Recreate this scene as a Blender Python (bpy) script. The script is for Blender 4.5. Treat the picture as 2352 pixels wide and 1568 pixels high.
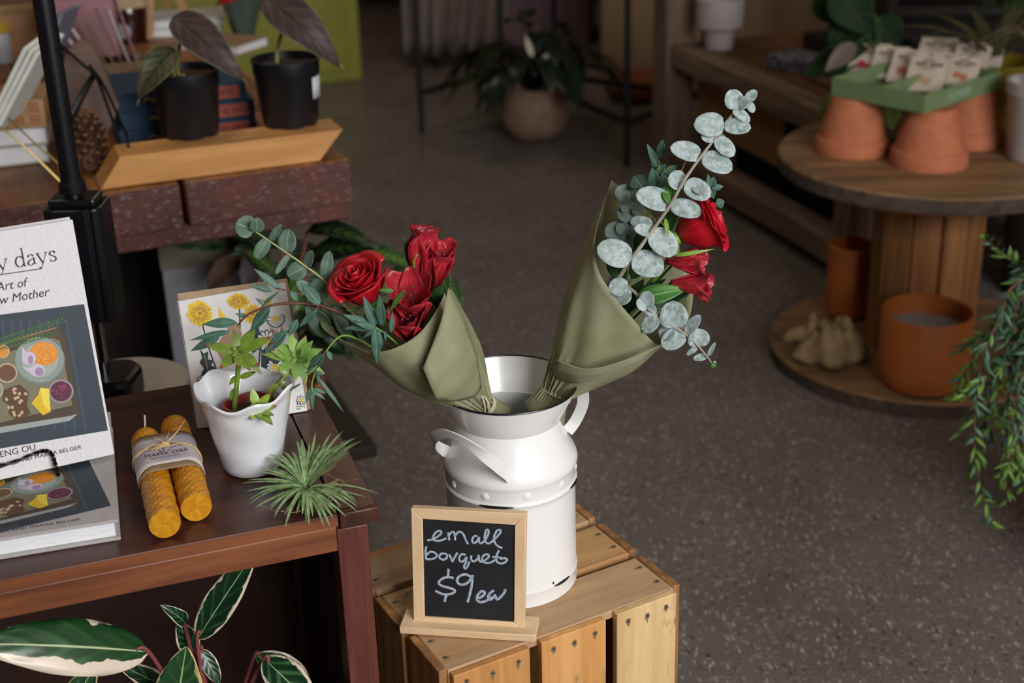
import bpy, math, random
from mathutils import Vector as V, Matrix
for o in list(bpy.data.objects): bpy.data.objects.remove(o, do_unlink=True)
S = bpy.context.scene; C = S.collection
rnd = random.Random(7)
# ---------------------------------------------------------------- camera
FPX = 2352*50/36; TH = math.radians(23.5); RO = math.radians(1.7); CZ = 1.35
FW = V((0, math.cos(TH), -math.sin(TH))); U0 = V((0, math.sin(TH), math.cos(TH))); R0 = V((1, 0, 0))
RT = R0*math.cos(RO)-U0*math.sin(RO); UP = U0*math.cos(RO)+R0*math.sin(RO)
cam = bpy.data.cameras.new('camera'); co = bpy.data.objects.new('camera', cam); C.objects.link(co)
cam.lens = 50; cam.sensor_width = 36; cam.clip_start = .02
mm = Matrix((RT, UP, -FW)).transposed().to_4x4(); mm.translation = (0, 0, CZ); co.matrix_world = mm
cam.dof.use_dof = True; cam.dof.focus_distance = 1.45; cam.dof.aperture_fstop = 5.0
S.camera = co
CAM = V((0, 0, CZ))
# ---------------------------------------------------------------- world, daylight, exposure
S.view_settings.view_transform = 'Standard'; S.view_settings.look = 'None'; S.view_settings.exposure = 0.0
S.view_settings.gamma = 1; S.view_settings.use_curve_mapping = False
w = bpy.data.worlds.new('world'); S.world = w; w.use_nodes = True
w.node_tree.nodes['Background'].inputs[0].default_value = (.62, .75, 1, 1); w.node_tree.nodes['Background'].inputs[1].default_value = .6
def area(name, loc, target, sx, sy, power, col):
    l = bpy.data.lights.new(name, 'AREA'); l.shape = 'RECTANGLE'; l.size = sx; l.size_y = sy; l.energy = power; l.color = col
    o = bpy.data.objects.new(name, l); C.objects.link(o); o.location = loc
    o.rotation_euler = (V(target)-V(loc)).to_track_quat('-Z', 'Y').to_euler(); return o
area('window_daylight', (1.75, -1.25, 1.95), (1.25, 1.0, 1.3), 2.1, 1.35, 128, (1, .99, .975))
area('back_fill', (-.3, 5.2, 2.9), (-.3, 5.4, 0), .6, .6, 10, (1, .84, .66))  # added warm fill that lifts the dark back area, no fixture there
area('overhead_fill', (-.9, 2.2, 2.75), (-.9, 2.2, 0), .5, .5, 7, (1, .88, .72))  # added faint overhead fill for ambient light, not a real fixture
# ---------------------------------------------------------------- view rays: real points on real planes
def ray(x, y): return FW+RT*((x-1176)/FPX)-UP*((y-784)/FPX)
def atz(x, y, z): d = ray(x, y); return CAM+d*((z-CZ)/d.z)
def aty(x, y, Y): d = ray(x, y); return CAM+d*(Y/d.y)
def dep(p): return (p-CAM).dot(FW)
def onp(x, y, P, N, lift=0.0):
    d = ray(x, y); t = (P-CAM).dot(N)/d.dot(N); return CAM+d*t+N*lift
# ---------------------------------------------------------------- materials
def hx(c):
    if not isinstance(c, str): return tuple(c)+(1,) if len(c) == 3 else tuple(c)
    r = [int(c[i:i+2], 16)/255 for i in (1, 3, 5)]
    return tuple((v/12.92 if v <= .04045 else ((v+.055)/1.055)**2.4) for v in r)+(1,)
class N:
    def __init__(s, name):
        s.m = bpy.data.materials.new(name); s.m.use_nodes = True; s.t = s.m.node_tree; s.b = s.t.nodes['Principled BSDF']
    def n(s, typ, **k):
        x = s.t.nodes.new(typ)
        for a, b in k.items():
            if a[0] == 'i': x.inputs[int(a[1:])].default_value = b
            else: setattr(x, a, b)
        return x
    def l(s, a, b): s.t.links.new(a, b)
    def coord(s, kind='Object', sc=(1, 1, 1), rot=(0, 0, 0)):
        c = s.n('ShaderNodeTexCoord'); m = s.n('ShaderNodeMapping'); m.inputs['Scale'].default_value = sc; m.inputs['Rotation'].default_value = rot
        s.l(c.outputs[kind], m.inputs[0]); return m.outputs[0]
    def noise(s, vec, scale, det=3, rough=.55, dist=0):
        x = s.n('ShaderNodeTexNoise'); x.inputs['Scale'].default_value = scale; x.inputs['Detail'].default_value = det
        x.inputs['Roughness'].default_value = rough; x.inputs['Distortion'].default_value = dist; s.l(vec, x.inputs['Vector']); return x.outputs[0]
    def ramp(s, fac, stops):
        x = s.n('ShaderNodeValToRGB'); e = x.color_ramp.elements
        while len(e) < len(stops): e.new(.5)
        for el, (p, c) in zip(e, stops): el.position = p; el.color = hx(c)
        s.l(fac, x.inputs[0]); return x.outputs[0]
    def mix(s, fac, a, b, typ='MIX'):
        x = s.n('ShaderNodeMix', data_type='RGBA', blend_type=typ)
        for i, v in ((0, fac), (6, a), (7, b)):
            if hasattr(v, 'links'): s.l(v, x.inputs[i])
            else: x.inputs[i].default_value = v if i == 0 else hx(v)
        return x.outputs[2]
    def math(s, op, a, b=0.0):
        x = s.n('ShaderNodeMath', operation=op)
        for i, v in ((0, a), (1, b)):
            if hasattr(v, 'links'): s.l(v, x.inputs[i])
            else: x.inputs[i].default_value = v
        return x.outputs[0]
    def bump(s, h, strength=.3, dist=.001):
        x = s.n('ShaderNodeBump'); x.inputs['Strength'].default_value = strength; x.inputs['Distance'].default_value = dist
        s.l(h, x.inputs['Height']); s.l(x.outputs[0], s.b.inputs['Normal'])
    def col(s, c):
        if hasattr(c, 'links'): s.l(c, s.b.inputs['Base Color'])
        else: s.b.inputs['Base Color'].default_value = hx(c)
    def p(s, **k):
        for a, b in k.items(): s.b.inputs[a.replace('_', ' ')].default_value = b
MC = {}
def mat(name, c, r=.6, c2=None, ns=30, lo=.35, hi=.65, bump=0, bs=None, bd=.001, sc=(1, 1, 1), **k):
    if name in MC: return MC[name]
    x = N(name); co_ = x.coord(sc=sc)
    if c2:
        f = x.noise(co_, ns, 4); x.col(x.ramp(f, [(lo, c), (hi, c2)]))
    else:                                              # a little mottling so no surface is perfectly flat
        f = x.noise(co_, ns, 3); a = hx(c); x.col(x.ramp(f, [(.3, tuple(v*.93 for v in a[:3])), (.7, tuple(min(1, v*1.05) for v in a[:3]))]))
    if bump: x.bump(x.noise(co_, bs or ns, 4), bump, bd)
    x.p(Roughness=r, **k); MC[name] = x.m; return x.m
def wood(name, c1, c2, axis='X', s=14, r=.55, bump=.25, knots=None, c3=None, ring=1.0, stain=0):
    key = name+axis
    if key in MC: return MC[key]
    x = N(key); i = 'XYZ'.index(axis); sc = [1, 1, 1]; sc[i] = .07
    v = x.coord(sc=tuple(sc)); a = x.noise(v, s*6, 5, .6, .4*ring); b = x.noise(v, s*1.3, 2, .5, 1.2*ring)
    f = x.math('ADD', x.math('MULTIPLY', a, .6), x.math('MULTIPLY', b, .4))
    c = x.ramp(f, [(.36, c1), (.5, x3(c1, c2)), (.62, c2)])
    if c3:
        sc2 = [1, 1, 1]; sc2[i] = .45; g = x.noise(x.coord(sc=tuple(sc2)), s*.9, 3, .6, .3)
        c = x.mix(x.ramp(g, [(.6, (0, 0, 0)), (.72, (1, 1, 1))]), c, c3)
    if stain:
        sc3 = [1, 1, 1]; sc3[i] = .3; h = x.noise(x.coord(sc=tuple(sc3)), 30, 4, .7, .5); h2 = x.noise(x.coord(), 9, 2)
        c = x.mix(x.math('MULTIPLY', x.ramp(h, [(.60, (0, 0, 0)), (.70, (1, 1, 1))]), x.ramp(h2, [(.45, (0, 0, 0)), (.6, (1, 1, 1))])), c, '#6a5a4b')
    if knots:
        q = x.n('ShaderNodeTexVoronoi'); q.inputs['Scale'].default_value = knots; sc4 = [1, 1, 1]; sc4[i] = .5
        x.l(x.coord(sc=tuple(sc4)), q.inputs[0])
        c = x.mix(x.ramp(q.outputs['Distance'], [(.05, (1, 1, 1)), (.16, (0, 0, 0))]), c, tuple(u*.35 for u in hx(c1)[:3]))
    x.col(c); x.bump(a, bump, .0012); x.p(Roughness=r); MC[key] = x.m; return x.m
def x3(a, b): a, b = hx(a), hx(b); return tuple((p+q)/2 for p, q in zip(a[:3], b[:3]))
def leafm(name, c, c2, rib=None, r=.45, ns=60, veins=0, margin=None, powder=None, sub=0.0):
    if name in MC: return MC[name]
    x = N(name); co_ = x.coord(); f = x.noise(co_, ns, 3); col = x.ramp(f, [(.35, c), (.65, c2)])
    tc = x.n('ShaderNodeTexCoord'); sp = x.n('ShaderNodeSeparateXYZ'); x.l(tc.outputs['UV'], sp.inputs[0])
    d = x.math('MULTIPLY', x.math('ABSOLUTE', x.math('SUBTRACT', sp.outputs[1], .5)), 2.0)
    if veins:
        wv = x.math('SINE', x.math('MULTIPLY', x.math('SUBTRACT', sp.outputs[0], x.math('MULTIPLY', d, .22)), veins*6.283))
        m = x.ramp(wv, [(.45, (0, 0, 0)), (.95, (1, 1, 1))]); col = x.mix(x.math('MULTIPLY', m, .5), col, rib or c2); x.bump(wv, .25, .0008)
    if powder: col = x.mix(x.ramp(x.noise(co_, 170, 5, .7), [(.42, (0, 0, 0)), (.6, (1, 1, 1))]), col, powder)
    if margin:
        e = x.math('ADD', d, x.math('MULTIPLY', x.math('SUBTRACT', x.noise(co_, 35, 3), .5), .9))
        col = x.mix(x.ramp(e, [(.7, (0, 0, 0)), (.76, (1, 1, 1))]), col, margin)
    if rib: col = x.mix(x.ramp(d, [(.03, (1, 1, 1)), (.075, (0, 0, 0))]), col, rib)
    x.col(col); x.p(Roughness=r); x.b.inputs['Transmission Weight'].default_value = 0
    if sub: x.p(Subsurface_Weight=sub); x.b.inputs['Subsurface Radius'].default_value = (.01, .01, .004)
    MC[name] = x.m; return x.m
# ---------------------------------------------------------------- mesh builder
WM = {}
def cat(pts, n=6):
    P = [V(p) for p in pts]; P = [P[0]*2-P[1]]+P+[P[-1]*2-P[-2]]; out = []
    for i in range(1, len(P)-2):
        a, b, c, d = P[i-1:i+3]
        for k in range(n):
            t = k/n; out.append(.5*((2*b)+(c-a)*t+(2*a-5*b+4*c-d)*t*t+(3*b-a-3*c+d)*t**3))
    out.append(P[-2]); return out
class MB:
    def __init__(s): s.v = []; s.f = []; s.u = []; s.mi = []; s.cur = 0
    def add(s, vs, fs, uv=None):
        o = len(s.v); s.v += [V(p) for p in vs]
        for f in fs:
            s.f.append([i+o for i in f]); s.mi.append(s.cur); s.u.append([uv[i] for i in f] if uv else [(0, 0)]*len(f))
        return s
    def hexa(s, p): return s.add(p, [(0, 3, 2, 1), (4, 5, 6, 7), (0, 1, 5, 4), (1, 2, 6, 5), (2, 3, 7, 6), (3, 0, 4, 7)])
    def box(s, x0, y0, z0, x1, y1, z1): return s.hexa([(x0, y0, z0), (x1, y0, z0), (x1, y1, z0), (x0, y1, z0), (x0, y0, z1), (x1, y0, z1), (x1, y1, z1), (x0, y1, z1)])
    def obox(s, c, ax, ay, az, hx_, hy, hz):
        c = V(c); P = []
        for k in (-1, 1):
            for i, j in ((-1, -1), (1, -1), (1, 1), (-1, 1)): P.append(c+ax*(i*hx_)+ay*(j*hy)+az*(k*hz))
        return s.hexa(P)
    def beam(s, a, b, w_, h, upv=(0, 0, 1)):
        a, b = V(a), V(b); d = (b-a).normalized(); u = V(upv); x = d.cross(u).normalized(); z = x.cross(d)
        return s.obox((a+b)/2, x, d, z, w_/2, (b-a).length/2, h/2)
    def prism(s, poly, z0, z1, fn=None):
        n = len(poly); fn = fn or (lambda x, y, z: V((x, y, z)))
        vs = [fn(x, y, z0) for x, y in poly]+[fn(x, y, z1) for x, y in poly]
        return s.add(vs, [list(range(n))[::-1], list(range(n, 2*n))]+[(i, (i+1) % n, n+(i+1) % n, n+i) for i in range(n)])
    def flat(s, pts): return s.add(pts, [list(range(len(pts)))])
    def grid(s, rows, close=False, uv=True):
        m = len(rows[0]); n = len(rows); vs = [p for r in rows for p in r]; fs = []
        uvs = [(i/(n-1), j/(m-1)) for i in range(n) for j in range(m)]
        for i in range(n-1):
            for j in range(m if close else m-1):
                fs.append((i*m+j, i*m+(j+1) % m, (i+1)*m+(j+1) % m, (i+1)*m+j))
        return s.add(vs, fs, uvs)
    def tube(s, pts, r, n=8, cap=True, flat=1.0, ref=None):
        P = [V(p) for p in pts]; L = len(P); R = r if isinstance(r, (list, tuple)) else [r]*L
        rows = []; x = None
        for i, p in enumerate(P):
            d = (P[min(i+1, L-1)]-P[max(i-1, 0)]).normalized()
            if x is None:
                a = V(ref) if ref else (V((0, 0, 1)) if abs(d.z) < .9 else V((1, 0, 0))); x = d.cross(a).normalized()
            x = (x-d*x.dot(d)).normalized(); y = d.cross(x)
            rows.append([p+x*(R[i]*math.cos(t*2*math.pi/n))+y*(R[i]*flat*math.sin(t*2*math.pi/n)) for t in range(n)])
        o = len(s.v); s.grid(rows, True)
        if cap: s.add(rows[0], [list(range(n))[::-1]]); s.add(rows[-1], [list(range(n))])
        return s
    def lathe(s, prof, c=(0, 0, 0), n=48, fn=None, ax=None, cap=True):
        c = V(c); rows = []
        if ax: az = V(ax).normalized(); a1 = az.orthogonal().normalized(); a2 = az.cross(a1)
        else: a1, a2, az = V((1, 0, 0)), V((0, 1, 0)), V((0, 0, 1))
        for k, (r, z) in enumerate(prof):
            row = []
            for t in range(n):
                a = t*2*math.pi/n; rr, zz = fn(a, r, z, k) if fn else (r, z)
                row.append(c+a1*(rr*math.cos(a))+a2*(rr*math.sin(a))+az*zz)
            rows.append(row)
        s.grid(rows, True)
        if cap and prof[0][0] > 1e-5: s.add(rows[0], [list(range(n))[::-1]])
        if cap and prof[-1][0] > 1e-5: s.add(rows[-1], [list(range(n))])
        return s
    def sph(s, c, r, n=12, m=8, fn=None):
        c = V(c); r = V((r, r, r)) if isinstance(r, (int, float)) else V(r); rows = []
        for i in range(m+1):
            ph = math.pi*i/m; row = []
            for j in range(n):
                a = 2*math.pi*j/n; d = V((math.sin(ph)*math.cos(a), math.sin(ph)*math.sin(a), math.cos(ph))); k = fn(d) if fn else 1
                row.append(c+V((d.x*r.x, d.y*r.y, d.z*r.z))*k)
            rows.append(row[::-1])
        return s.grid(rows, True)
    def leaf(s, base, tip, nrm, w, shape='lance', bend=0.0, cup=0.0, n=10, m=4, curl=0.0, wave=0.0, fat=0.0):
        base, tip = V(base), V(tip); d = tip-base; L = d.length; d.normalize(); nv = V(nrm); nv = (nv-d*nv.dot(d))
        nv = nv.normalized() if nv.length > 1e-4 else d.orthogonal().normalized(); sd = d.cross(nv); rows = []; rows2 = []
        for i in range(n+1):
            t = i/n
            if shape == 'round': q = math.sqrt(max(0, 1-(2*t**.85-1)**2))
            elif shape == 'oval': q = math.sin(math.pi*t**.8)**.7
            elif shape == 'heart': q = math.sin(math.pi*min(1, t**.62))**.75*(1.02-t*.1)
            elif shape == 'ell': q = math.sin(math.pi*t**.75)**.85
            elif shape == 'strap': q = (min(1, t*6+.55))*(1-t)**.55
            elif shape == 'tepal': q = math.sin(math.pi*min(.93, t**1.5*.9+.06))**.8+.06
            else: q = math.sin(math.pi*t**.8)*(1-.15*t)
            q = max(q, .02 if t > .01 else .03)
            c = base+d*(L*t)+nv*(bend*L*4*t*(1-t)-curl*L*t*t); row = []; row2 = []
            for j in range(m+1):
                u = 2*j/m-1; hh = w/2*q; wv = wave*w*math.sin(t*19+j*2.3)*abs(u)
                p = c+sd*(u*hh)+nv*(cup*hh*u*u+wv); row.append(p)
                if fat: row2.append(p-nv*(fat*w*q*math.sqrt(max(0, 1-u*u)))); row[-1] = p+nv*(fat*.35*w*q*math.sqrt(max(0, 1-u*u)))
            rows.append(row); rows2.append(row2)
        if fat: rows = [a+b[::-1][1:-1] for a, b in zip(rows, rows2)]; s.grid(rows, True); s.add(rows[0], [list(range(len(rows[0])))])
        else: s.grid(rows)
        return s
    def build(s, name, mats, par=None, world=True, smooth=35, solid=0, bev=0, sub=0, off=0):
        me = bpy.data.meshes.new(name); ms = mats if isinstance(mats, (list, tuple)) else [mats]
        vs = s.v
        if world and par is not None: iv = WM[par.name].inverted(); vs = [iv@p for p in vs]
        me.from_pydata([tuple(p) for p in vs], [], s.f); ul = me.uv_layers.new(name='UVMap'); k = 0
        for uvs in s.u:
            for q in uvs: ul.data[k].uv = q; k += 1
        for m_ in ms: me.materials.append(m_)
        for p, i in zip(me.polygons, s.mi): p.material_index = i
        me.validate(); me.update()
        if smooth:
            me.polygons.foreach_set('use_smooth', [True]*len(me.polygons)); me.set_sharp_from_angle(angle=math.radians(smooth))
        o = bpy.data.objects.new(name, me); C.objects.link(o)
        if par is not None: o.parent = par; WM[o.name] = WM[par.name]
        else: WM[o.name] = Matrix.Identity(4)
        if solid: q = o.modifiers.new('s', 'SOLIDIFY'); q.thickness = solid; q.offset = off
        if bev: q = o.modifiers.new('b', 'BEVEL'); q.width = bev; q.segments = 2; q.limit_method = 'ANGLE'
        if sub: q = o.modifiers.new('u', 'SUBSURF'); q.levels = sub; q.render_levels = sub
        return o
def tag(o, label, cat_, group=None, kind=None):
    if label: o['label'] = label
    if cat_: o['category'] = cat_
    if group: o['group'] = group
    if kind: o['kind'] = kind
    return o
def thing(name, loc, label, cat_, rz=0.0, group=None, rot=None):
    o = bpy.data.objects.new(name, None); C.objects.link(o); o.empty_display_size = .02
    R = Matrix.Rotation(rz, 4, 'Z') if rot is None else rot.to_4x4()
    M = Matrix.Translation(V(loc))@R; o.matrix_world = M; WM[o.name] = M
    return tag(o, label, cat_, group)
def one(mb, name, mats, label, cat_, loc=None, group=None, kind=None, **k):   # a thing that is a single mesh, its origin at its base
    vs = mb.v
    if loc is None:
        loc = V((sum(p.x for p in vs)/len(vs), sum(p.y for p in vs)/len(vs), min(p.z for p in vs)))
    loc = V(loc); mb.v = [p-loc for p in vs]; o = mb.build(name, mats, None, **k); o.location = loc
    return tag(o, label, cat_, group, kind)
def text(s, size, fn, name, m, par, lift=.0003, bold=0.0, shear=0.0, align='LEFT'):
    cu = bpy.data.curves.new('t', 'FONT'); cu.body = s; cu.size = size; cu.offset = bold; cu.shear = shear; cu.align_x = align; cu.resolution_u = 3
    o = bpy.data.objects.new('t', cu); C.objects.link(o); bpy.context.view_layer.update()
    me = o.to_mesh(); vs = [fn(v.co.x, v.co.y) for v in me.vertices]; fs = [tuple(p.vertices) for p in me.polygons]
    b = MB(); b.add(vs, fs); o.to_mesh_clear(); bpy.data.objects.remove(o); bpy.data.curves.remove(cu)
    return b.build(name, m, par, smooth=0)
def rad(*a): return [math.radians(x) for x in a]
def px(n, p): return n*dep(p)/FPX           # n picture pixels as metres at point p
def TC(p): return (CAM-p).normalized()
# ================================================================ the room
def floor_mat():
    x = N('speckled vinyl'); c = x.coord(); wob = x.n('ShaderNodeTexNoise'); wob.inputs['Scale'].default_value = 4.5; x.l(c, wob.inputs[0])
    add = x.n('ShaderNodeVectorMath', operation='MULTIPLY_ADD'); x.l(wob.outputs['Color'], add.inputs[0]); add.inputs[1].default_value = (.10, .10, 0); x.l(c, add.inputs[2])
    base = x.ramp(x.noise(c, 3.2, 5, .6), [(.3, '#6b625d'), (.7, '#827b77')])
    base = x.mix(x.ramp(x.noise(c, 260, 2), [(.35, (0, 0, 0)), (.7, (1, 1, 1))]), base, '#4e4643')
    for k, (sc, rot, cc, cut) in enumerate((((210, 46, 1), .5, '#c9c2bd', .21), ((50, 210, 1), .9, '#b5aea8', .19), ((130, 52, 1), -.5, '#2e2927', .24), ((50, 170, 1), .2, '#c09a8c', .15))):
        mp = x.n('ShaderNodeMapping'); mp.inputs['Scale'].default_value = sc; mp.inputs['Rotation'].default_value = (0, 0, rot); x.l(add.outputs[0], mp.inputs[0])
        v = x.n('ShaderNodeTexVoronoi', i2=1.0); v.inputs['Scale'].default_value = 1.0; x.l(mp.outputs[0], v.inputs[0])
        sel = x.ramp(x.noise(mp.outputs[0], .9, 0), [(.55, (0, 0, 0)), (.6, (1, 1, 1))])
        m = x.math('MULTIPLY', x.ramp(v.outputs['Distance'], [(cut, (1, 1, 1)), (cut+.10, (0, 0, 0))]), sel)
        base = x.mix(x.math('MULTIPLY', m, .8), base, cc)
    x.col(base); x.b.inputs['Roughness'].default_value = .42; x.b.inputs['Specular IOR Level'].default_value = .35
    x.bump(x.noise(c, 30, 3), .05); return x.m
MFLOOR = floor_mat()
MWALL = mat('tan plaster', '#8f7358', .85, '#7d6349', 2, bump=.1, bs=60)
MCEIL = mat('ceiling paint', '#b9b2a6', .9)
X0, X1, Y0, Y1, ZC = -3.2, 3.6, -1.35, 7.6, 3.0
def struct(mb, name, m, **k): return tag(mb.build(name, m, **k), None, None, kind='structure')
struct(MB().box(X0-.1, Y0-.1, -.1, X1+.1, Y1+.1, 0), 'floor', MFLOOR, smooth=0)
struct(MB().box(X0-.1, Y0-.1, ZC, X1+.1, Y1+.1, ZC+.1), 'ceiling', MCEIL, smooth=0)
struct(MB().box(X0-.1, Y1, 0, X1+.1, Y1+.1, ZC), 'wall_back', MWALL, smooth=0)
struct(MB().box(X0-.1, Y0, 0, X0, Y1, ZC), 'wall_left', MWALL, smooth=0)
struct(MB().box(X1, Y0, 0, X1+.1, Y1, ZC), 'wall_right', MWALL, smooth=0)
wx0, wx1, wz0, wz1 = .5, 3.0, 1.15, 2.75
b = MB(); b.box(X0, Y0-.1, 0, wx0, Y0, ZC); b.box(wx1, Y0-.1, 0, X1, Y0, ZC); b.box(wx0, Y0-.1, 0, wx1, Y0, wz0); b.box(wx0, Y0-.1, wz1, wx1, Y0, ZC)
struct(b, 'wall_front', MWALL, smooth=0)
b = MB()
for q in ((wx0, wz0, wx1, wz0+.05), (wx0, wz1-.05, wx1, wz1), (wx0, wz0, wx0+.05, wz1), (wx1-.05, wz0, wx1, wz1), (1.73, wz0, 1.77, wz1)): b.box(q[0], Y0-.08, q[1], q[2], Y0-.02, q[3])
struct(b, 'window_1', mat('white frame paint', '#d8d6d0', .5), smooth=0)
struct(MB().box(X0, Y1-.02, 0, X1, Y1, .1), 'baseboard_back', mat('brown base', '#3a2a20', .6), smooth=0)
# ================================================================ dark wood side shelf (left foreground)
ZS = .672
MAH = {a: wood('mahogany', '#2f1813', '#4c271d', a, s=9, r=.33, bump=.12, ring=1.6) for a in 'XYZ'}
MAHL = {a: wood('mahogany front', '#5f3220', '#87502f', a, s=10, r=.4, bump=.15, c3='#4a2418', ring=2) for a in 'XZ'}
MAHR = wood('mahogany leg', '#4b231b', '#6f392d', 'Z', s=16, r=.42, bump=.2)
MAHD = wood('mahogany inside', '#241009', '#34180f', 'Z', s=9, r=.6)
sh = thing('side_shelf', (-.131, 1.176, 0), 'dark reddish wooden side shelf holding the books, candles and white pot', 'shelf', math.radians(18.6))
D = .35
def loc(mb, n, m, par, **k): k.setdefault('bev', .0012); return mb.build(n, m, par, world=False, smooth=k.pop('smooth', 35), **k)
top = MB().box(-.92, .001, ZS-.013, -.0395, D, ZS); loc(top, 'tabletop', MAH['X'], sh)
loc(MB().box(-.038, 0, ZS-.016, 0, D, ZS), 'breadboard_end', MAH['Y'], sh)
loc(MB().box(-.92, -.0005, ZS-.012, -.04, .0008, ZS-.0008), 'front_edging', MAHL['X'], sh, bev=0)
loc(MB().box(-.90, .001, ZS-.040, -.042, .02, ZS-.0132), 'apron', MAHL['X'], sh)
for x, y in ((-.042, .0), (-.042, D-.035), (-.91, 0), (-.91, D-.035)):
    loc(MB().box(x, y+.0, 0, x+.030, y+.034, ZS-.0162), 'leg', MAHR, sh)
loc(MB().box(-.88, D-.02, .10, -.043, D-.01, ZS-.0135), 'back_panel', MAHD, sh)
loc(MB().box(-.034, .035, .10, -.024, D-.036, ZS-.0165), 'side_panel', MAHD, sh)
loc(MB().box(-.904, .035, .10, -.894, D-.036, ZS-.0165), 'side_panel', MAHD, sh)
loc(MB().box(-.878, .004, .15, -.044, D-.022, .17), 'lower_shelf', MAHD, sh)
# ================================================================ apple crate
ZK = .485
ck = thing('wooden_crate', (-.082, 1.167, 0), 'weathered pine slatted crate standing on the floor under the white milk can', 'crate', math.radians(29.2))
CW = .295
def pine(i): return [wood('crate pine a', '#a98460', '#cbab84', 'X', 8, .62, .3, c3='#b98a55', stain=1), wood('crate pine b', '#a3774a', '#c39a68', 'X', 9, .62, .3, knots=5, stain=1)][i]
PZ = [wood('crate slat orange', '#b97a38', '#d9a364', 'Z', 9, .6, .3, c3='#c48a4a', stain=1), wood('crate slat pale', '#c09a66', '#e0c08e', 'Z', 9, .62, .3, c3='#8d7a62', stain=1), wood('crate slat tan', '#b0763c', '#cf9a5e', 'Z', 9, .62, .3, c3='#8f6237', stain=1)]
MEND = wood('crate end board', '#74502f', '#b5814e', 'Z', 12, .7, .4, c3='#523522')
def nail(par, fn, r_, a=None):
    b = MB(); b.cur = 1; k0 = rnd.uniform(0, 6); n = 14; ln = rnd.uniform(1.2, 3.2)
    b.flat([fn(r_*(1.5+ln*max(0, math.cos(2*math.pi*i/n))**4)*math.cos(2*math.pi*i/n)*(1+.2*math.sin(i*3+k0)), r_*(1.35+.35*math.sin(i*2.1+k0))*math.sin(2*math.pi*i/n), .00022) for i in range(n)])
    b.cur = 0; c = [fn(r_*.8*math.cos(2*math.pi*i/10), r_*.8*math.sin(2*math.pi*i/10), .0) for i in range(10)]; d = [fn(r_*.8*math.cos(2*math.pi*i/10), r_*.8*math.sin(2*math.pi*i/10), .0007) for i in range(10)]
    b.add(c+d, [tuple(range(10, 20))]+[(i, (i+1) % 10, 10+(i+1) % 10, 10+i) for i in range(10)]); loc(b, 'nail', [MNAIL, MSTAIN], par, bev=0)
MNAIL = mat('rusty nail', '#5a5552', .5, Metallic=.5); MSTAIN = mat('iron stain', '#8c765c', .8, '#6e5d49', 300)
yb = [(.0, .073), (.085, .157), (.169, .238)]
for i, (a, c) in enumerate(yb):
    s_ = loc(MB().box(.0095, a, ZK-.010, CW-.0095, c, ZK-.0003*i), 'top_slat', pine(i % 2), ck, bev=.0015)
    for xx in (.017, CW-.017):
        for yy in (a+.02, c-.02):
            sg_ = 1 if xx < .1 else -1; nail(s_, lambda u, v, h, X=xx, Yy=yy, s=sg_, zz=ZK-.0003*i: (X+s*u, Yy+s*v, zz+h), .0021)
    for xx in (0, CW-.009):
        loc(MB().box(xx, a+.001, .012 if i != 1 else .02, xx+.009, c-.002, ZK+.0012), 'end_board', MEND, ck, bev=.0015)
fx = [(.011, .099), (.113, .192), (.206, .283)]
for i, (a, c) in enumerate(fx):
    s_ = loc(MB().box(a, -.0095, .012, c, -.0005, ZK-.002+.001*i), 'front_slat', PZ[(2, 0, 1)[i]], ck, bev=.0012)
    for k in range(3):
        xx = a+.014+(c-a-.028)*k/2; zz = ZK-.013-.002*(k % 2)
        nail(s_, lambda u, v, h, X=xx, Z=zz: (X+v, -.0095-h, Z-u), .0023)
for i, (a, c) in enumerate(fx): loc(MB().box(a, .2385, .012, c, .247, ZK-.002), 'back_slat', PZ[i], ck)
for xx, yy in ((.0095, .0005), (CW-.0265, .0005), (.0095, .22), (CW-.0265, .22)): loc(MB().box(xx, yy, .012, xx+.017, yy+.017, ZK-.0105), 'corner_post', PZ[2], ck)
loc(MB().box(.027, .02, .03, CW-.027, .22, .038), 'bottom_slat', pine(0), ck)
# ================================================================ white enamel milk can
MEN = mat('white enamel', '#ebebea', .24, '#e5e5e3', 6, .3, .8, bump=.04, bs=40, Coat_Weight=.15)
MENI = mat('grey enamel inside', '#d9d9d6', .4)
MRIM = mat('black enamel rim', '#15161c', .3)
KC = V((-.006, 1.342, ZK+.0004))
can = thing('milk_can_vase', KC, 'white enamel milk can with black rim and two strap handles standing on the crate', 'milk can')
def lz(mb, n, m, par, **k): return mb.build(n, m, par, world=False, **k)
prof = [(0, .0), (.0685, 0), (.0702, .002), (.0702, .017), (.0709, .0188), (.0702, .0206), (.0696, .024), (.0695, .118), (.0699, .1225), (.0716, .1255), (.0712, .1278), (.0702, .129), (.0704, .1425), (.0716, .1448), (.0724, .148), (.0718, .152), (.070, .157), (.0655, .165), (.0617, .174), (.0572, .186), (.0543, .1955), (.0535, .199)]
b = MB(); b.lathe(prof+[(.052, .199), (.0525, .195), (.060, .174), (.064, .163), (.0685, .15), (.068, .003), (0, .003)], n=96); lz(b, 'body', [MEN], can)
b = MB(); b.lathe([(.0528, .196), (.0545, .1962), (.0560, .1975), (.0625, .211), (.0722, .2325), (.0712, .2330), (.0612, .2115), (.0532, .1985), (.0528, .196)], n=96, cap=False); lz(b, 'flared_collar', MEN, can)
b = MB(); b.tube([(.0722*math.cos(a), .0722*math.sin(a), .2332) for a in [2*math.pi*i/96 for i in range(97)]], .0012, 8, cap=False); lz(b, 'rim', MRIM, can)
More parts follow.
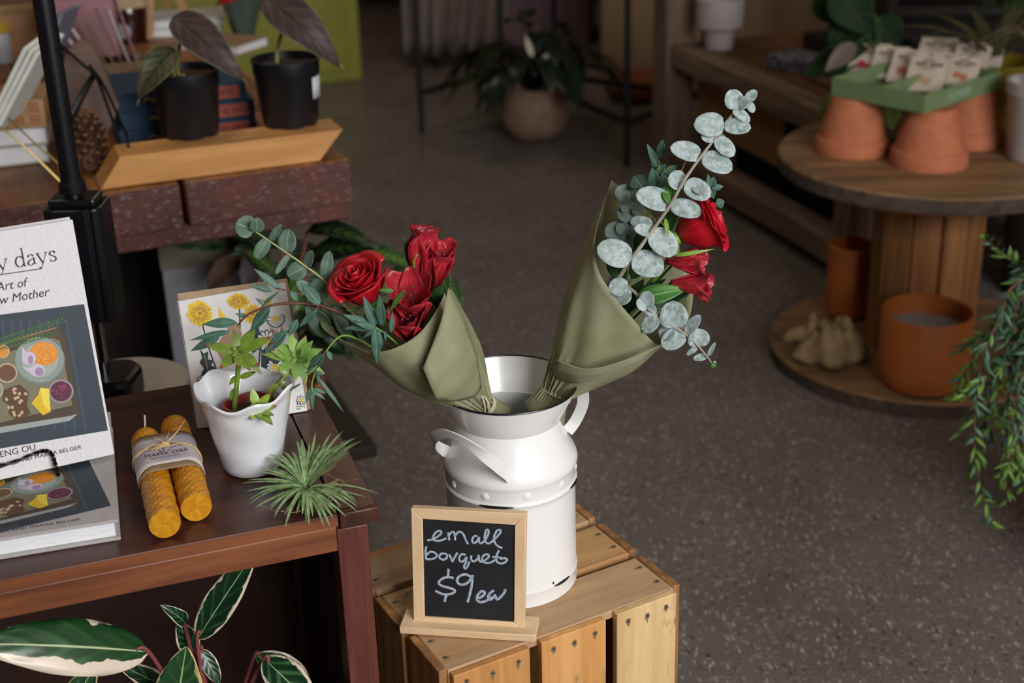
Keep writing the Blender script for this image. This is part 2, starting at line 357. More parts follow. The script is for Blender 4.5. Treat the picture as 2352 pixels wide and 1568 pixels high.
def ribbon(mb, pts, wv, w_, th):
    P = cat(pts, 8); rows = []
    for i, p in enumerate(P):
        d = (P[min(i+1, len(P)-1)]-P[max(i-1, 0)]).normalized(); u = V(wv); u = (u-d*u.dot(d)).normalized(); n_ = d.cross(u); ww = w_ if not callable(w_) else w_(i/(len(P)-1))
        rows.append([p+u*ww/2+n_*th/2, p-u*ww/2+n_*th/2, p-u*ww/2-n_*th/2, p+u*ww/2-n_*th/2])
    mb.grid(rows, True); mb.add(rows[0], [(3, 2, 1, 0)]); mb.add(rows[-1], [(0, 1, 2, 3)]); return mb
HP = [aty(1172, 1097, 1.2715), aty(1150, 1076, 1.258), aty(1108, 1042, 1.242), aty(1062, 1010, 1.240), aty(1022, 995, 1.252), aty(997, 1003, 1.275), aty(996, 1016, 1.300), aty(1018, 1033, 1.322), aty(1044, 1043, 1.331)]
HP = [p-KC for p in HP]
for k in range(2):
    h = HP if k == 0 else [p-KC for p in (aty(1303, 991, 1.343), aty(1322, 966, 1.352), aty(1338, 930, 1.372), aty(1338, 900, 1.395), aty(1322, 886, 1.415), aty(1290, 893, 1.425), aty(1250, 930, 1.424), aty(1215, 968, 1.412))]
    lz(ribbon(MB(), h, (-.25, -.35, .9) if k == 0 else (1, .1, .1), .0125, .0009), 'handle', MEN, can, smooth=50)
for k in range(10):
    a = math.radians(-90-22+k*36); c = (.0703*math.cos(a), .0703*math.sin(a), .1365)
    bb = MB(); bb.lathe([(.0048, -.001), (.0042, .0004), (.0028, .0010), (0, .0013)], c, 14, ax=(math.cos(a), math.sin(a), 0)); lz(bb, 'rivet', MEN, can)
for a0, a1, z, dz in ((-117, -88, .1262, 0), (-29, -11, .1262, 0), (-52, -31, .0194, 0), (-53.5, -52.6, .024, .0)):
    pts = []
    for i in range(13):
        a = math.radians(a0+(a1-a0)*i/12); r_ = .0716 if z > .1 else .0706; pts.append((r_*math.cos(a), r_*math.sin(a), z))
    lz(MB().tube(pts, [.0017*math.sin(math.pi*(.12+.76*i/12)) for i in range(13)], 6), 'paint_chip', MRIM, can)
# ================================================================ chalkboard sign
PL = atz(918, 1458, ZK); PR = atz(1230, 1478, ZK); ang = math.atan2((PR-PL).y, (PR-PL).x); SW = (PR-PL).length
PF = [wood('sign pine', '#d6b48a', '#e6caa4', a, 16, .55, .1) for a in 'XZ']
sg = thing('chalkboard_sign', (PL.x, PL.y, ZK+.0015), 'small pine framed chalkboard price sign standing on the crate in front of the milk can', 'sign', ang)
loc(MB().box(0, 0, 0, SW, .034, .0085), 'base', PF[0], sg, bev=.001)
# tilted frame: plane through the base slot
tl = math.radians(7); RM = Matrix.Rotation(ang, 3, 'Z')@Matrix.Rotation(-tl, 3, 'X')
PN = RM@V((0, -1, 0)); P0 = RM@V((0, 0, 0))+V((PL.x, PL.y, ZK))+RM@V((0, .012, .008))
q = [onp(*p, P0, PN) for p in ((950, 1438), (1204, 1449), (1209, 1180), (944, 1166))]   # bl br tr tl
qi = [onp(*p, P0, PN) for p in ((975, 1416), (1180, 1429), (1182, 1206), (970, 1192))]
d_ = -PN*.009
for i, m_ in ((0, 0), (1, 1), (2, 0), (3, 1)):
    a, c, e, g = q[i], q[(i+1) % 4], qi[(i+1) % 4], qi[i]
    bb = MB(); bb.hexa([g+d_, e+d_, c+d_, a+d_, g, e, c, a]); bb.build('frame_rail', PF[m_], sg, bev=.0008)
b = MB(); e = -PN*.0045; b.hexa([p-PN*.007 for p in qi]+[p-PN*.0022 for p in qi]); b.build('board', mat('chalkboard', '#17181c', .55, '#1e1f24', 20), sg, smooth=0)
MCH = mat('chalk', '#8796a8', .9, '#b3c0ce', 400)
def ck_(X, Y): return onp(830+X/3.136, 1100+Y/3.136, P0-PN*.0022, PN, .0002)
word = {'small': [[(475, 440), (495, 438), (530, 425), (568, 398), (575, 378), (555, 372), (530, 390), (515, 420), (530, 442), (570, 442), (612, 425)], [(625, 382), (628, 410), (634, 440)], [(628, 410), (645, 385), (664, 380), (672, 400), (675, 440)], [(675, 405), (700, 380), (722, 384), (738, 405), (755, 445), (768, 468)],
    [(835, 408), (812, 412), (798, 435), (806, 458), (830, 450), (848, 415), (846, 445), (860, 462), (890, 440), (915, 390), (912, 364), (898, 370), (888, 410), (893, 450), (920, 462), (960, 430), (1000, 385), (998, 364), (975, 372), (956, 412), (958, 450), (980, 480), (1015, 497)]],
 'bouquet': [[(468, 482), (462, 520), (466, 576)], [(464, 548), (500, 522), (535, 535), (542, 556), (510, 575), (468, 577)], [(598, 536), (572, 538), (560, 562), (585, 580), (612, 570), (616, 545), (598, 534)], [(632, 540), (645, 570), (655, 592), (672, 560), (692, 528)],
    [(752, 545), (722, 540), (704, 565), (712, 592), (738, 588), (756, 560), (752, 600), (738, 630), (750, 644), (768, 620), (778, 592)], [(792, 548), (790, 575), (806, 592), (832, 578), (846, 548), (846, 580), (862, 594), (895, 580), (918, 556), (908, 540), (880, 550), (868, 580), (890, 602), (930, 600), (965, 580)], [(992, 512), (975, 545), (970, 582), (990, 604), (1025, 604), (1050, 580), (1030, 568), (1000, 576)], [(945, 560), (1010, 566), (1045, 574)]],
 'price': [[(665, 712), (620, 705), (580, 718), (556, 745), (580, 768), (640, 785), (674, 802), (650, 824), (590, 828), (532, 804)], [(626, 645), (624, 695)], [(612, 832), (598, 882)], [(792, 705), (750, 685), (705, 700), (688, 730), (710, 758), (755, 752), (795, 712)], [(800, 690), (795, 760), (780, 830), (765, 886)],
    [(846, 858), (880, 835), (886, 812), (862, 808), (838, 835), (832, 868), (860, 886), (905, 872), (940, 845)], [(955, 800), (925, 822), (912, 850), (930, 866), (955, 845), (962, 835), (975, 865), (1000, 850), (1030, 815), (1036, 790)]]}
for k, strokes in word.items():
    bb = MB()
    for st in strokes:
        P = cat([ck_(*p) for p in st], 5); bb.tube(P, .00115 if k != 'price' else .0014, 6, flat=.35, ref=tuple(PN))
    bb.build('chalk_writing', MCH, sg, smooth=60)
# ================================================================ flat artwork printed on a plane: u,v are points on that plane
class Art:
    def __init__(s, P, Nn): s.P, s.N, s.b, s.k, s.ms = P, Nn, MB(), 0, []
    def m(s, c, r=.75, **kk):
        if c not in s.ms: s.ms.append(c)
        s.b.cur = s.ms.index(c); return s
    def q(s, pts):
        s.k += 1; s.b.flat([onp(x, y, s.P, s.N, .00012+.000004*s.k) for x, y in pts]); return s
    def disc(s, x, y, rx, ry=None, rot=0, n=20, jit=0):
        ry = ry or rx; out = []
        for i in range(n):
            a = 2*math.pi*i/n; j = 1+jit*(rnd.random()-.5); u, v = rx*math.cos(a)*j, ry*math.sin(a)*j
            out.append((x+u*math.cos(rot)-v*math.sin(rot), y+u*math.sin(rot)+v*math.cos(rot)))
        return s.q(out)
    def line(s, pts, w0, w1=None):
        w1 = w0 if w1 is None else w1; L = []; R = []; n = len(pts)
        for i, (x, y) in enumerate(pts):
            a, b_ = pts[max(i-1, 0)], pts[min(i+1, n-1)]; dx, dy = b_[0]-a[0], b_[1]-a[1]; l = math.hypot(dx, dy) or 1
            h = (w0+(w1-w0)*i/(n-1))/2; L.append((x-dy/l*h, y+dx/l*h)); R.append((x+dy/l*h, y-dx/l*h))
        return s.q(L+R[::-1])
    def petal(s, x, y, a, l, w_, l0=0):
        c, d = math.cos(a), math.sin(a); P = []
        for t, h in ((0, .25), (.35, .8), (.7, 1), (.92, .7), (1, 0), (.92, -.7), (.7, -1), (.35, -.8), (0, -.25)):
            u = l0+(l-l0)*t; P.append((x+u*c-h*w_/2*d, y+u*d+h*w_/2*c))
        return s.q(P)
    def done(s, name, par): return s.b.build(name, [mat('print '+c, c, .6) for c in s.ms], par, smooth=0)
MPAPW = mat('white card', '#e9e7e6', .8); MKRAFT = mat('kraft paper', '#b39a7d', .85, '#a58c6f', 90, bump=.05)
# ---------------- greeting card and its envelope
BR = atz(707, 943, ZS+.001); BL = atz(452, 983, ZS+.001); ex = (BR-BL).normalized(); ln = math.radians(13)
up_ = (V((0, 0, 1))*math.cos(ln)+V((-ex.y, ex.x, 0))*math.sin(ln)); NC = ex.cross(up_)
CT = [onp(*p, BR, NC) for p in ((455, 984), (706, 943), (655, 649), (410, 692))]
cd = thing('greeting_card', (BL+BR)/2, 'white greeting card printed with yellow dandelions and daisies, propped behind the white pot', 'card')
cd.rotation_euler = (0, 0, 0)
def slab(P, n_, th): return MB().hexa([p-n_*th for p in P]+list(P))
slab(CT, NC, .0006).build('front_panel', MPAPW, cd, smooth=0)
slab([p-NC*.0028-ex*.0012 for p in CT], NC, .0006).build('back_panel', MPAPW, cd, smooth=0)
A = Art(BR, NC)
Yl, Br, Dk, Wh, Tn = '#f0c81c', '#b5833f', '#33454a', '#eceae8', '#b08c74'
def dandelion(x, y, r, sy=1.0, n=24):
    A.m(Yl)
    for i in range(n):
        a = 2*math.pi*i/n+rnd.uniform(-.06, .06); l = r*rnd.uniform(.88, 1.06); A.petal(x, y, math.atan2(math.sin(a)*sy, math.cos(a)), l*math.hypot(math.cos(a), math.sin(a)*sy), r*.26)
    A.m(Br); A.disc(x, y, r*.16, n=9)
    for i in range(n):
        a = 2*math.pi*(i+.5)/n; c, d = math.cos(a), math.sin(a)*sy; r0, r1 = r*rnd.uniform(.22, .4), r*rnd.uniform(.6, .85); A.line([(x+c*r0, y+d*r0), (x+c*r1, y+d*r1)], r*.07)
def daisy(x, y, r, a0=0, a1=360, n=12):
    for i in range(n):
        a = math.radians(a0+(a1-a0)*i/n)
        A.m(Dk); A.petal(x, y, a, r, r*.42, r*.2); A.m(Wh); A.petal(x, y, a, r*.9, r*.28, r*.25)
    A.m(Yl); A.disc(x, y, r*.33, n=12); A.m(Br)
    for i in range(5): A.disc(x+rnd.uniform(-.2, .2)*r, y+rnd.uniform(-.2, .2)*r, r*.05, n=5)
def arc(*p): return [tuple(q[:2]) for q in cat([(a, b_, 0) for a, b_ in p], 4)]
A.m(Dk)
A.line(arc((465, 745), (480, 800), (500, 860), (512, 930)), 3.2); A.line(arc((550, 705), (551, 760), (545, 830)), 3.5); A.line(arc((592, 740), (597, 800), (590, 880)), 3.5)
A.line(arc((617, 700), (600, 730), (585, 745)), 3)
A.q([(459, 800), (468, 812), (478, 806), (478, 825), (492, 828), (484, 838), (497, 846), (488, 856), (503, 868), (498, 880), (512, 900), (500, 930), (484, 905), (470, 880), (474, 868), (462, 858), (468, 846), (458, 832), (464, 822)])
A.q([(600, 800), (618, 790), (640, 812), (655, 800), (650, 850), (620, 880), (600, 850)]); A.q([(575, 775), (590, 750), (600, 772), (596, 800), (580, 812)])
A.q([(630, 860), (655, 830), (670, 850), (668, 890), (645, 905)])
A.m(Tn); A.line([(470, 815), (480, 860), (495, 905)], 2)
A.q([(512, 770), (528, 752), (540, 765), (543, 800), (536, 835), (512, 832), (500, 812), (503, 785)]); A.q([(520, 745), (545, 742), (556, 765), (552, 795), (530, 790)])
A.q([(487, 868), (500, 850), (515, 858), (525, 876), (510, 884), (492, 880)]); A.line(arc((636, 755), (640, 790), (633, 820)), 3); A.q([(618, 752), (630, 756), (640, 770), (626, 764)]); A.q([(648, 745), (652, 765), (645, 775), (643, 758)])
A.line(arc((640, 865), (646, 900), (650, 925)), 3); A.q([(655, 880), (662, 900), (652, 915)]); A.q([(458, 905), (470, 900), (480, 918), (474, 924)])
A.m(Yl); A.q([(501, 704), (526, 738), (520, 741), (503, 736)]); A.q([(492, 880), (510, 884), (525, 877), (520, 884), (523, 905), (509, 905), (508, 890)])
for i in range(26): A.disc(rnd.uniform(515, 610), rnd.uniform(848, 868)+rnd.uniform(0, 12), 1.4, n=6)
for (x, y) in ((585, 862), (598, 856), (606, 865), (574, 872), (610, 852), (664, 912), (690, 915)):
    for k in range(4): A.petal(x, y, k*math.pi/2+.6, 6, 4)
dandelion(459, 719, 31); dandelion(547, 692, 27, .72); dandelion(581, 722, 24); dandelion(615, 693, 11, 1, 12)
daisy(633, 731, 22, -15, 195, 11); daisy(613, 782, 26); daisy(632, 842, 22, -40, 250, 11); daisy(467, 875, 16, 0, 360, 10); daisy(600, 862, 17, 20, 160, 6); daisy(692, 918, 12, 0, 360, 8)
A.m(Dk)
for k in range(14): x, y = 682+(k % 4)*5.2, 920+(k//4)*5.5; A.line([(x, y), (x+2, y+3)], 1.6)
A.done('printed_flowers', cd)
ev = thing('envelope', atz(690, 940, ZS)+V((0, .006, 0)), 'brown kraft envelope standing right behind the flower greeting card', 'envelope')
NE = [p-NC*.0052 for p in CT]; NE = [NE[0]+ex*.004, NE[1]+ex*.0045, NE[2]+ex*.003+up_*.0035, NE[3]+ex*.000+up_*.0075]
slab(NE, NC, .0012).build('pocket', MKRAFT, ev, smooth=0)
m_ = (NE[2]+NE[3])/2-up_*.05; MB().flat([NE[3]-NC*.0016, NE[2]-NC*.0016, m_-NC*.0016]).build('flap', MKRAFT, ev, smooth=0, solid=.0003)
# ---------------- beeswax candles
MWAX = mat('beeswax', '#b9780f', .38, '#cc8c18', 60, Subsurface_Weight=.15); MWAX.node_tree.nodes['Principled BSDF'].inputs['Subsurface Radius'].default_value = (.006, .003, .001)
MWAXE = mat('beeswax end', '#d39a1c', .45, '#c0820f', 200)
RC = .0152; zc = ZS+RC+.0003
ca = [(atz(380, 1195, zc), atz(334, 972, zc)), (atz(449, 1170, zc), atz(390, 966, zc))]
dd = ((ca[0][1]-ca[0][0]).normalized()+(ca[1][1]-ca[1][0]).normalized()).normalized(); pp = V((dd.y, -dd.x, 0))
mid = (ca[0][0]+ca[1][0])/2; ends = [mid-pp*RC*1.02+dd*(-.012), mid+pp*RC*1.02+dd*(.008)]
cp = thing('beeswax_candle_pair', (mid.x, mid.y, ZS), 'pair of rolled yellow beeswax candles bundled in a paper band, lying beside the books', 'candles')
for k, e0 in enumerate(ends):
    b = MB(); n = 72; rows = []; L = .19 if k == 0 else .188; ux, uz = pp, V((0, 0, 1)); nr = 110
    for i in range(nr+1):
        s_ = L*i/nr; row = []
        for j in range(n):
            a = 2*math.pi*j/n; ph = math.cos(6*a*2+(math.pi if int(i/2.75) % 2 else 0)); g = abs(math.sin(math.pi*i/2.75))
            rr = RC-.0003-.0015*max(0, ph)*g+.00035*math.cos(2*math.pi*(i/nr)*9)
            if i < 2: rr -= .0006*(2-i)
            if i > nr-8: rr *= math.sqrt(max(0.15, 1-((i-nr+8)/8.3)**2))
            row.append(e0+dd*s_+ux*(rr*math.cos(a))+uz*(rr*math.sin(a)))
        rows.append(row)
    b.grid(rows, True); b.add(rows[-1], [list(range(n))]); o = b.build('candle', MWAX, cp, smooth=60)
    b = MB(); c0 = e0+dd*.0006
    b.add([c0+ux*((RC-.0012)*math.cos(2*math.pi*j/40))+uz*((RC-.0012)*math.sin(2*math.pi*j/40)) for j in range(40)], [list(range(40))])
    sp = []
    for i in range(200):
        a = i*.2; r_ = .0012+(RC-.0028)*i/200; r_ *= 1+.03*math.sin(a*5+k); sp.append(c0+ux*(r_*math.cos(a))+uz*(r_*math.sin(a)))
    b.tube(sp, .0009, 5); b.build('rolled_end', MWAXE, o, smooth=60)
    if k == 0: MB().tube(cat([e0+dd*(L-.004), e0+dd*(L+.008), e0+dd*(L+.013)+uz*.006+pp*.002, e0+dd*(L+.015)+uz*.016+pp*.003], 5), .0011, 6).build('wick', mat('cotton wick', '#c9bda8', .9), o)
c0 = (ends[0]+ends[1])/2
def sleeve(s0, s1, g, name, m, skew=.0, par=cp, wav=0):
    rows = []; R_ = RC+g; n = 20
    for i in range(13):
        t = i/12; row = []
        prof_ = [(-RC*1.02+R_*math.cos(a), R_*math.sin(a)) for a in [math.pi/2+math.pi*j/n for j in range(n+1)]]+[(RC*1.02+R_*math.cos(a), R_*math.sin(a)) for a in [-math.pi/2+math.pi*j/n for j in range(n+1)]]
        for x, z in prof_:
            s_ = s0+(s1-s0)*t+wav*(x/(2*RC))**2*(1 if t > .5 else -1)*abs(t-.5)*2
            row.append(c0+dd*s_+pp*x+V((0, 0, 1))*max(z, -RC+.0002))
        rows.append(row)
    return MB().grid(rows, True).build(name, m, par, smooth=50, solid=.0004)
sleeve(.067, .146, .0006, 'kraft_band', mat('kraft band', '#8f775e', .8, '#85694f', 60))
lb = sleeve(.083, .136, .0011, 'paper_label', mat('label paper', '#bdb6bb', .7, '#a9a3b0', 30, lo=.4, hi=.6), wav=.006)
sleeve(.081, .0825, .0012, 'label_edge', mat('label white', '#e2dfdc', .7), wav=.006)
ztop = V((0, 0, RC+.0018))
def lab(x, y, lift=0): return c0+pp*(x)+dd*(.083+y)+ztop+V((0, 0, lift))
MTX = mat('dark print', '#3b3038', .8)
text('MAMA OAK', .0082, lambda x, y: lab(x-.0215, y+.013), 'printed_name', MTX, lb)
text('BEESWAX CANDLES', .0032, lambda x, y: lab(x-.0165, y+.0075), 'printed_line', MTX, lb)
b = MB()
def twig(p, a, l, w_, d):
    q = (p[0]+l*math.cos(a), p[1]+l*math.sin(a)*.8); b.tube([lab(*p), lab(*q)], w_, 4)
    if d: [twig(q, a+s_*rnd.uniform(.25, .7), l*.75, w_*.7, d-1) for s_ in (-1, 1)]
b_ = b; twig((-.002, .020), 1.57, .008, .0006, 4); twig((.002, .02), 1.0, .007, .0005, 4); twig((-.004, .02), 2.1, .007, .0005, 4)
b.tube([lab(-.02, .019), lab(0, .0195), lab(.02, .019)], .0003, 4)
b.build('printed_tree', mat('lilac print', '#77708a', .8), lb)
MTW = mat('jute', '#b99a63', .9, '#d3b887', 200)
b = MB(); R_ = RC+.0022; n = 16
prof_ = [(-RC*1.02+R_*math.cos(a), R_*math.sin(a)) for a in [math.pi/2+math.pi*j/n for j in range(n+1)]]+[(RC*1.02+R_*math.cos(a), R_*math.sin(a)) for a in [-math.pi/2+math.pi*j/n for j in range(n+1)]]
lp = [c0+dd*(.112+.006*math.sin(i*.2))+pp*x+V((0, 0, max(z, -RC+.001))) for i, (x, z) in enumerate(prof_)]; b.tube(lp+lp[:1], .0009, 6, cap=False)
kn = c0+dd*.114+V((0, 0, RC+.004)); b.sph(kn, (.004, .003, .003), 10, 6, lambda d: 1+.2*math.sin(d.x*9+d.y*7))
for k, (x, y, z) in enumerate(((.024, .026, .010), (-.014, -.012, .001), (-.011, -.016, .001), (-.009, -.014, .003), (-.03, -.010, -.004), (.022, -.010, -.004), (.006, .012, .006), (-.008, .010, .004))):
    b.tube(cat([kn, kn+pp*x*.5+dd*y*.5+V((0, 0, .003)), kn+pp*x+dd*y+V((0, 0, z))], 5), [.0011-.00007*i for i in range(11)] if k < 4 else .0004, 5)
b.build('jute_twine', MTW, cp, smooth=60)
# ---------------- white ruffled pot
MPOT = mat('glossy white ceramic', '#d9dce3', .12, '#e6e6ea', 25, lo=.3, hi=.8, Coat_Weight=.5)
PB = atz(572, 1101, ZS)+V((0, .0265, 0))
wp = thing('ruffled_pot', (PB.x, PB.y, ZS+.0003), 'white ceramic pot with a wavy rim standing beside the beeswax candles', 'pot')
def wavy(a, r, z, k):
    h = z/.088; f = max(0, h-.45)/.55; rr = r*(1+(.02*f*f*math.cos(7*a+1.2)+.018*h*math.sin(3*a+.5)))*(1+.02*math.sin(2.4*a+z*140)*min(1, h*2)*(1-f))
    return rr, z+f*f*(.0024*math.cos(7*a+2.2)+.003*math.sin(2*a+1.6))
pr = [(0, 0), (.025, 0), (.0288, .003), (.0328, .02), (.0375, .045), (.0420, .066), (.0445, .079), (.0480, .0855), (.0490, .088), (.0480, .090), (.0462, .0885), (.043, .079), (.0385, .066), (.033, .045), (.029, .02), (.026, .008), (0, .006)]
pr2 = []
for (a, b_), (c_, d_) in zip(pr, pr[1:]): pr2 += [(a+(c_-a)*t/3, b_+(d_-b_)*t/3) for t in range(3)]
MB().lathe(pr2+[pr[-1]], n=96, fn=wavy).build('pot_shell', MPOT, wp, world=False, smooth=80)
# ---------------- succulent in its little red pot, inside the white one
su = thing('succulent', (PB.x, PB.y, ZS+.0085), 'green star-leaved succulent in a small red pot set inside the white ruffled pot', 'succulent')
MRED = mat('red plastic', '#7b2a1e', .45); MSOIL = mat('soil', '#2b1d15', .95, '#4a3526', 120, bump=.8, bs=150, bd=.004)
sp_ = PB+V((.004, .002, .009)); b = MB()
def sq(a, r, z, k): return r*(1+.08*math.cos(4*a)), z
b.lathe([(0, 0), (.017, 0), (.024, .056), (.0262, .056), (.0262, .061), (.0242, .061), (.0225, .052), (.0215, .05)], sp_, 40, sq, cap=False); b.build('nursery_pot', MRED, su)
MB().lathe([(.0, .0525), (.014, .053), (.0222, .052)], sp_, 30, lambda a, r, z, k: (r, z+.001*math.sin(a*7+r*500)), cap=False).build('soil', MSOIL, su)
def sucm(nm, c, c2, tip):
    x = N(nm); tc = x.n('ShaderNodeTexCoord'); sp = x.n('ShaderNodeSeparateXYZ'); x.l(tc.outputs['UV'], sp.inputs[0])
    f = x.noise(x.coord(), 90, 3); x.col(x.mix(x.ramp(x.math('ADD', sp.outputs[0], x.math('MULTIPLY', f, .25)), [(.92, (0, 0, 0)), (1.12, (1, 1, 1))]), x.ramp(f, [(.35, c), (.65, c2)]), tip))
    x.p(Roughness=.38, Subsurface_Weight=.15); x.b.inputs['Subsurface Radius'].default_value = (.003, .004, .001); return x.m
MSU = [sucm('succulent olive', '#5c7626', '#788f36', '#7a4a2c'), sucm('succulent fresh', '#79a04a', '#93b862', '#a8a060'), sucm('succulent bright', '#7da02c', '#98b642', '#a8623c')]
ros = [((548, 808), 1.262, 0, 22, [((468, 790), 0), ((537, 756), -.01), ((589, 748), -.012), ((627, 772), -.004), ((596, 842), .012), ((602, 860), .008), ((503, 847), .012), ((548, 846), .02), ((575, 852), .014), ((560, 775), -.01)]),
       ((684, 822), 1.288, 1, 20, [((664, 762), -.012), ((703, 770), -.006), ((719, 782), .0), ((742, 801), .0), ((729, 822), .008), ((622, 806), -.006), ((600, 812), -.01), ((630, 857), .01), ((678, 876), .014), ((746, 858), .006), ((704, 880), .012), ((693, 800), .016), ((708, 830), .018), ((628, 782), -.012)]),
       ((590, 938), 1.236, 2, 17, [((578, 888), -.006), ((627, 976), .038), ((630, 954), .028), ((637, 932), .012), ((622, 902), -.008), ((556, 944), 0), ((576, 966), .026), ((605, 912), -.004), ((600, 962), .028), ((612, 925), .01)])]
for (cx, cy), Y, mi, wpx, tips in ros:
    b = MB(); c = aty(cx, cy, Y)
    for i, ((tx, ty), dy) in enumerate(tips):
        t = aty(tx, ty, Y-dy); c1 = c+(t-c)*.06; b.leaf(c1, t, TC(c)+V((0, 0, .5)), px(wpx*1.3, c)*(1 if math.hypot(tx-cx, ty-cy) > 45 else .8), 'lance', bend=-.03, cup=.25, n=8, m=4, fat=.42)
    for k in range(5):
        a = k*1.257; t = c+RT*(.007*math.cos(a))+UP*(.007*math.sin(a))-FW*.006; b.leaf(c-FW*.001, t, -FW, .004, 'lance', n=6, m=4, fat=.5)
    b.build('rosette', MSU[mi], su, smooth=80)
b = MB()
b.tube(cat([aty(537, 985, 1.258), aty(540, 920, 1.262), aty(546, 860, 1.264), aty(548, 812, 1.264)], 5), .0026, 8)
b.tube(cat([aty(606, 985, 1.268), aty(622, 905, 1.27), aty(650, 868, 1.28), aty(682, 826, 1.29)], 5), .0026, 8)
b.tube([aty(590, 980, 1.242), aty(590, 940, 1.238)], .0025, 8)
for bx, by, tx, ty in ((548, 868, 592, 852), (545, 862, 526, 884), (539, 890, 528, 922), (541, 950, 522, 968), (540, 960, 562, 950), (640, 880, 612, 905), (646, 872, 655, 900), (665, 862, 640, 850)):
    p = aty(bx, by, 1.264); b.leaf(p, aty(tx, ty, 1.262), TC(p), px(15, p), 'lance', cup=.2, n=6, m=4, fat=.45)
b.build('stems', MSU[0], su, smooth=80)
# ---------------- air plant
AC = atz(706, 1118, ZS+.014); ap = thing('air_plant', (AC.x, AC.y, ZS), 'spiky green air plant lying on the corner of the shelf', 'air plant')
MAIR = leafm('air plant', '#587a48', '#86a368', r=.55, ns=90, powder='#93ab7e'); MDRY = mat('dry leaf', '#8f7d5a', .9, '#6b5a42', 60)
b = MB(); b2 = MB()
for i in range(58):
    a = i*2.39996; el = math.radians(-12+52*((i*.618) % 1)**1.7); L = rnd.uniform(.040, .062)*(1.15 if math.cos(a-.9) > .5 else 1); d = V((math.cos(a)*math.cos(el), math.sin(a)*math.cos(el), math.sin(el)))
    base = AC+d*.003; tip = base+d*L; tip.z = max(tip.z, ZS+.0035); nv = d.cross(V((-math.sin(a), math.cos(a), 0))); nv = nv if nv.z > 0 else -nv
    b.leaf(base, tip, nv, rnd.uniform(.0050, .0066), 'strap', bend=rnd.uniform(.02, .14), cup=.5, n=10, m=2, fat=.12)
for i in range(12):
    a = rnd.uniform(0, 6.28); p = AC+V((math.cos(a)*.02, math.sin(a)*.02, rnd.uniform(-.006, .006))); r_ = rnd.uniform(.008, .016); L = [p]
    for k in range(8): L.append(p+V((math.cos(a)*.004*k, math.sin(a)*.004*k, 0))+V((-math.sin(a), math.cos(a), 0))*(r_*math.sin(k*.6))+V((0, 0, .003*math.sin(k))))
    for q in L: q.z = max(q.z, ZS+.0015)
    b2.tube(cat(L, 3), .00045, 4)
b2.sph(AC+V((-.012, .010, -.006)), (.012, .008, .006), 12, 8, lambda d: 1+.25*math.sin(d.x*13+d.y*9))
b.build('leaves', MAIR, ap, smooth=60); b2.build('dry_strands', MDRY, ap, smooth=60)
# ---------------- books
MLIN = mat('pale linen', '#d4d2d6', .8, '#dedce0', 300, bump=.15, bs=500); MPG = mat('page block', '#eeeeee', .8, '#d6d9e0', 40, sc=(1, 1, 40)); MGREY = mat('grey cloth', '#a7a2a2', .85, '#b2adad', 300)
zt = ZS+.0222
FR = atz(278, 1240, ZS); FR.z = 0; an = math.radians(15.5)
fb = thing('cookbook', (FR.x, FR.y, ZS+.0003), 'cookbook lying flat on the shelf, white page edges to the front, under the upright copy', 'book', an)
def hardcover(par, w_, d_, t):
    for z0, nm in ((0, 'back_cover'), (t-.003, 'front_cover')): MB().box(-w_, 0, z0, 0, d_, z0+.003).build(nm, MGREY, par, world=False, smooth=0, bev=.0006)
    MB().box(-w_+.004, .004, .0031, -.004, d_-.004, t-.0031).build('page_block', MPG, par, world=False, smooth=0)
    MB().box(-w_-.003, 0, .0, -w_, d_, t).build('spine', MGREY, par, world=False, smooth=0, bev=.001)
hardcover(fb, .195, .235, .0215)
BB = V((0, 0, 0)); zb = zt-.0003
A = Art(V((0, 0, zb-.0002)), V((0, 0, 1)))
NV, TR, PM, PLT, OR, GA, PU, YE, BRN = '#2f3b45', '#4a3a2c', '#77745c', '#8c9791', '#d98a28', '#c9bccb', '#5a2540', '#d9b81c', '#6b4a30'
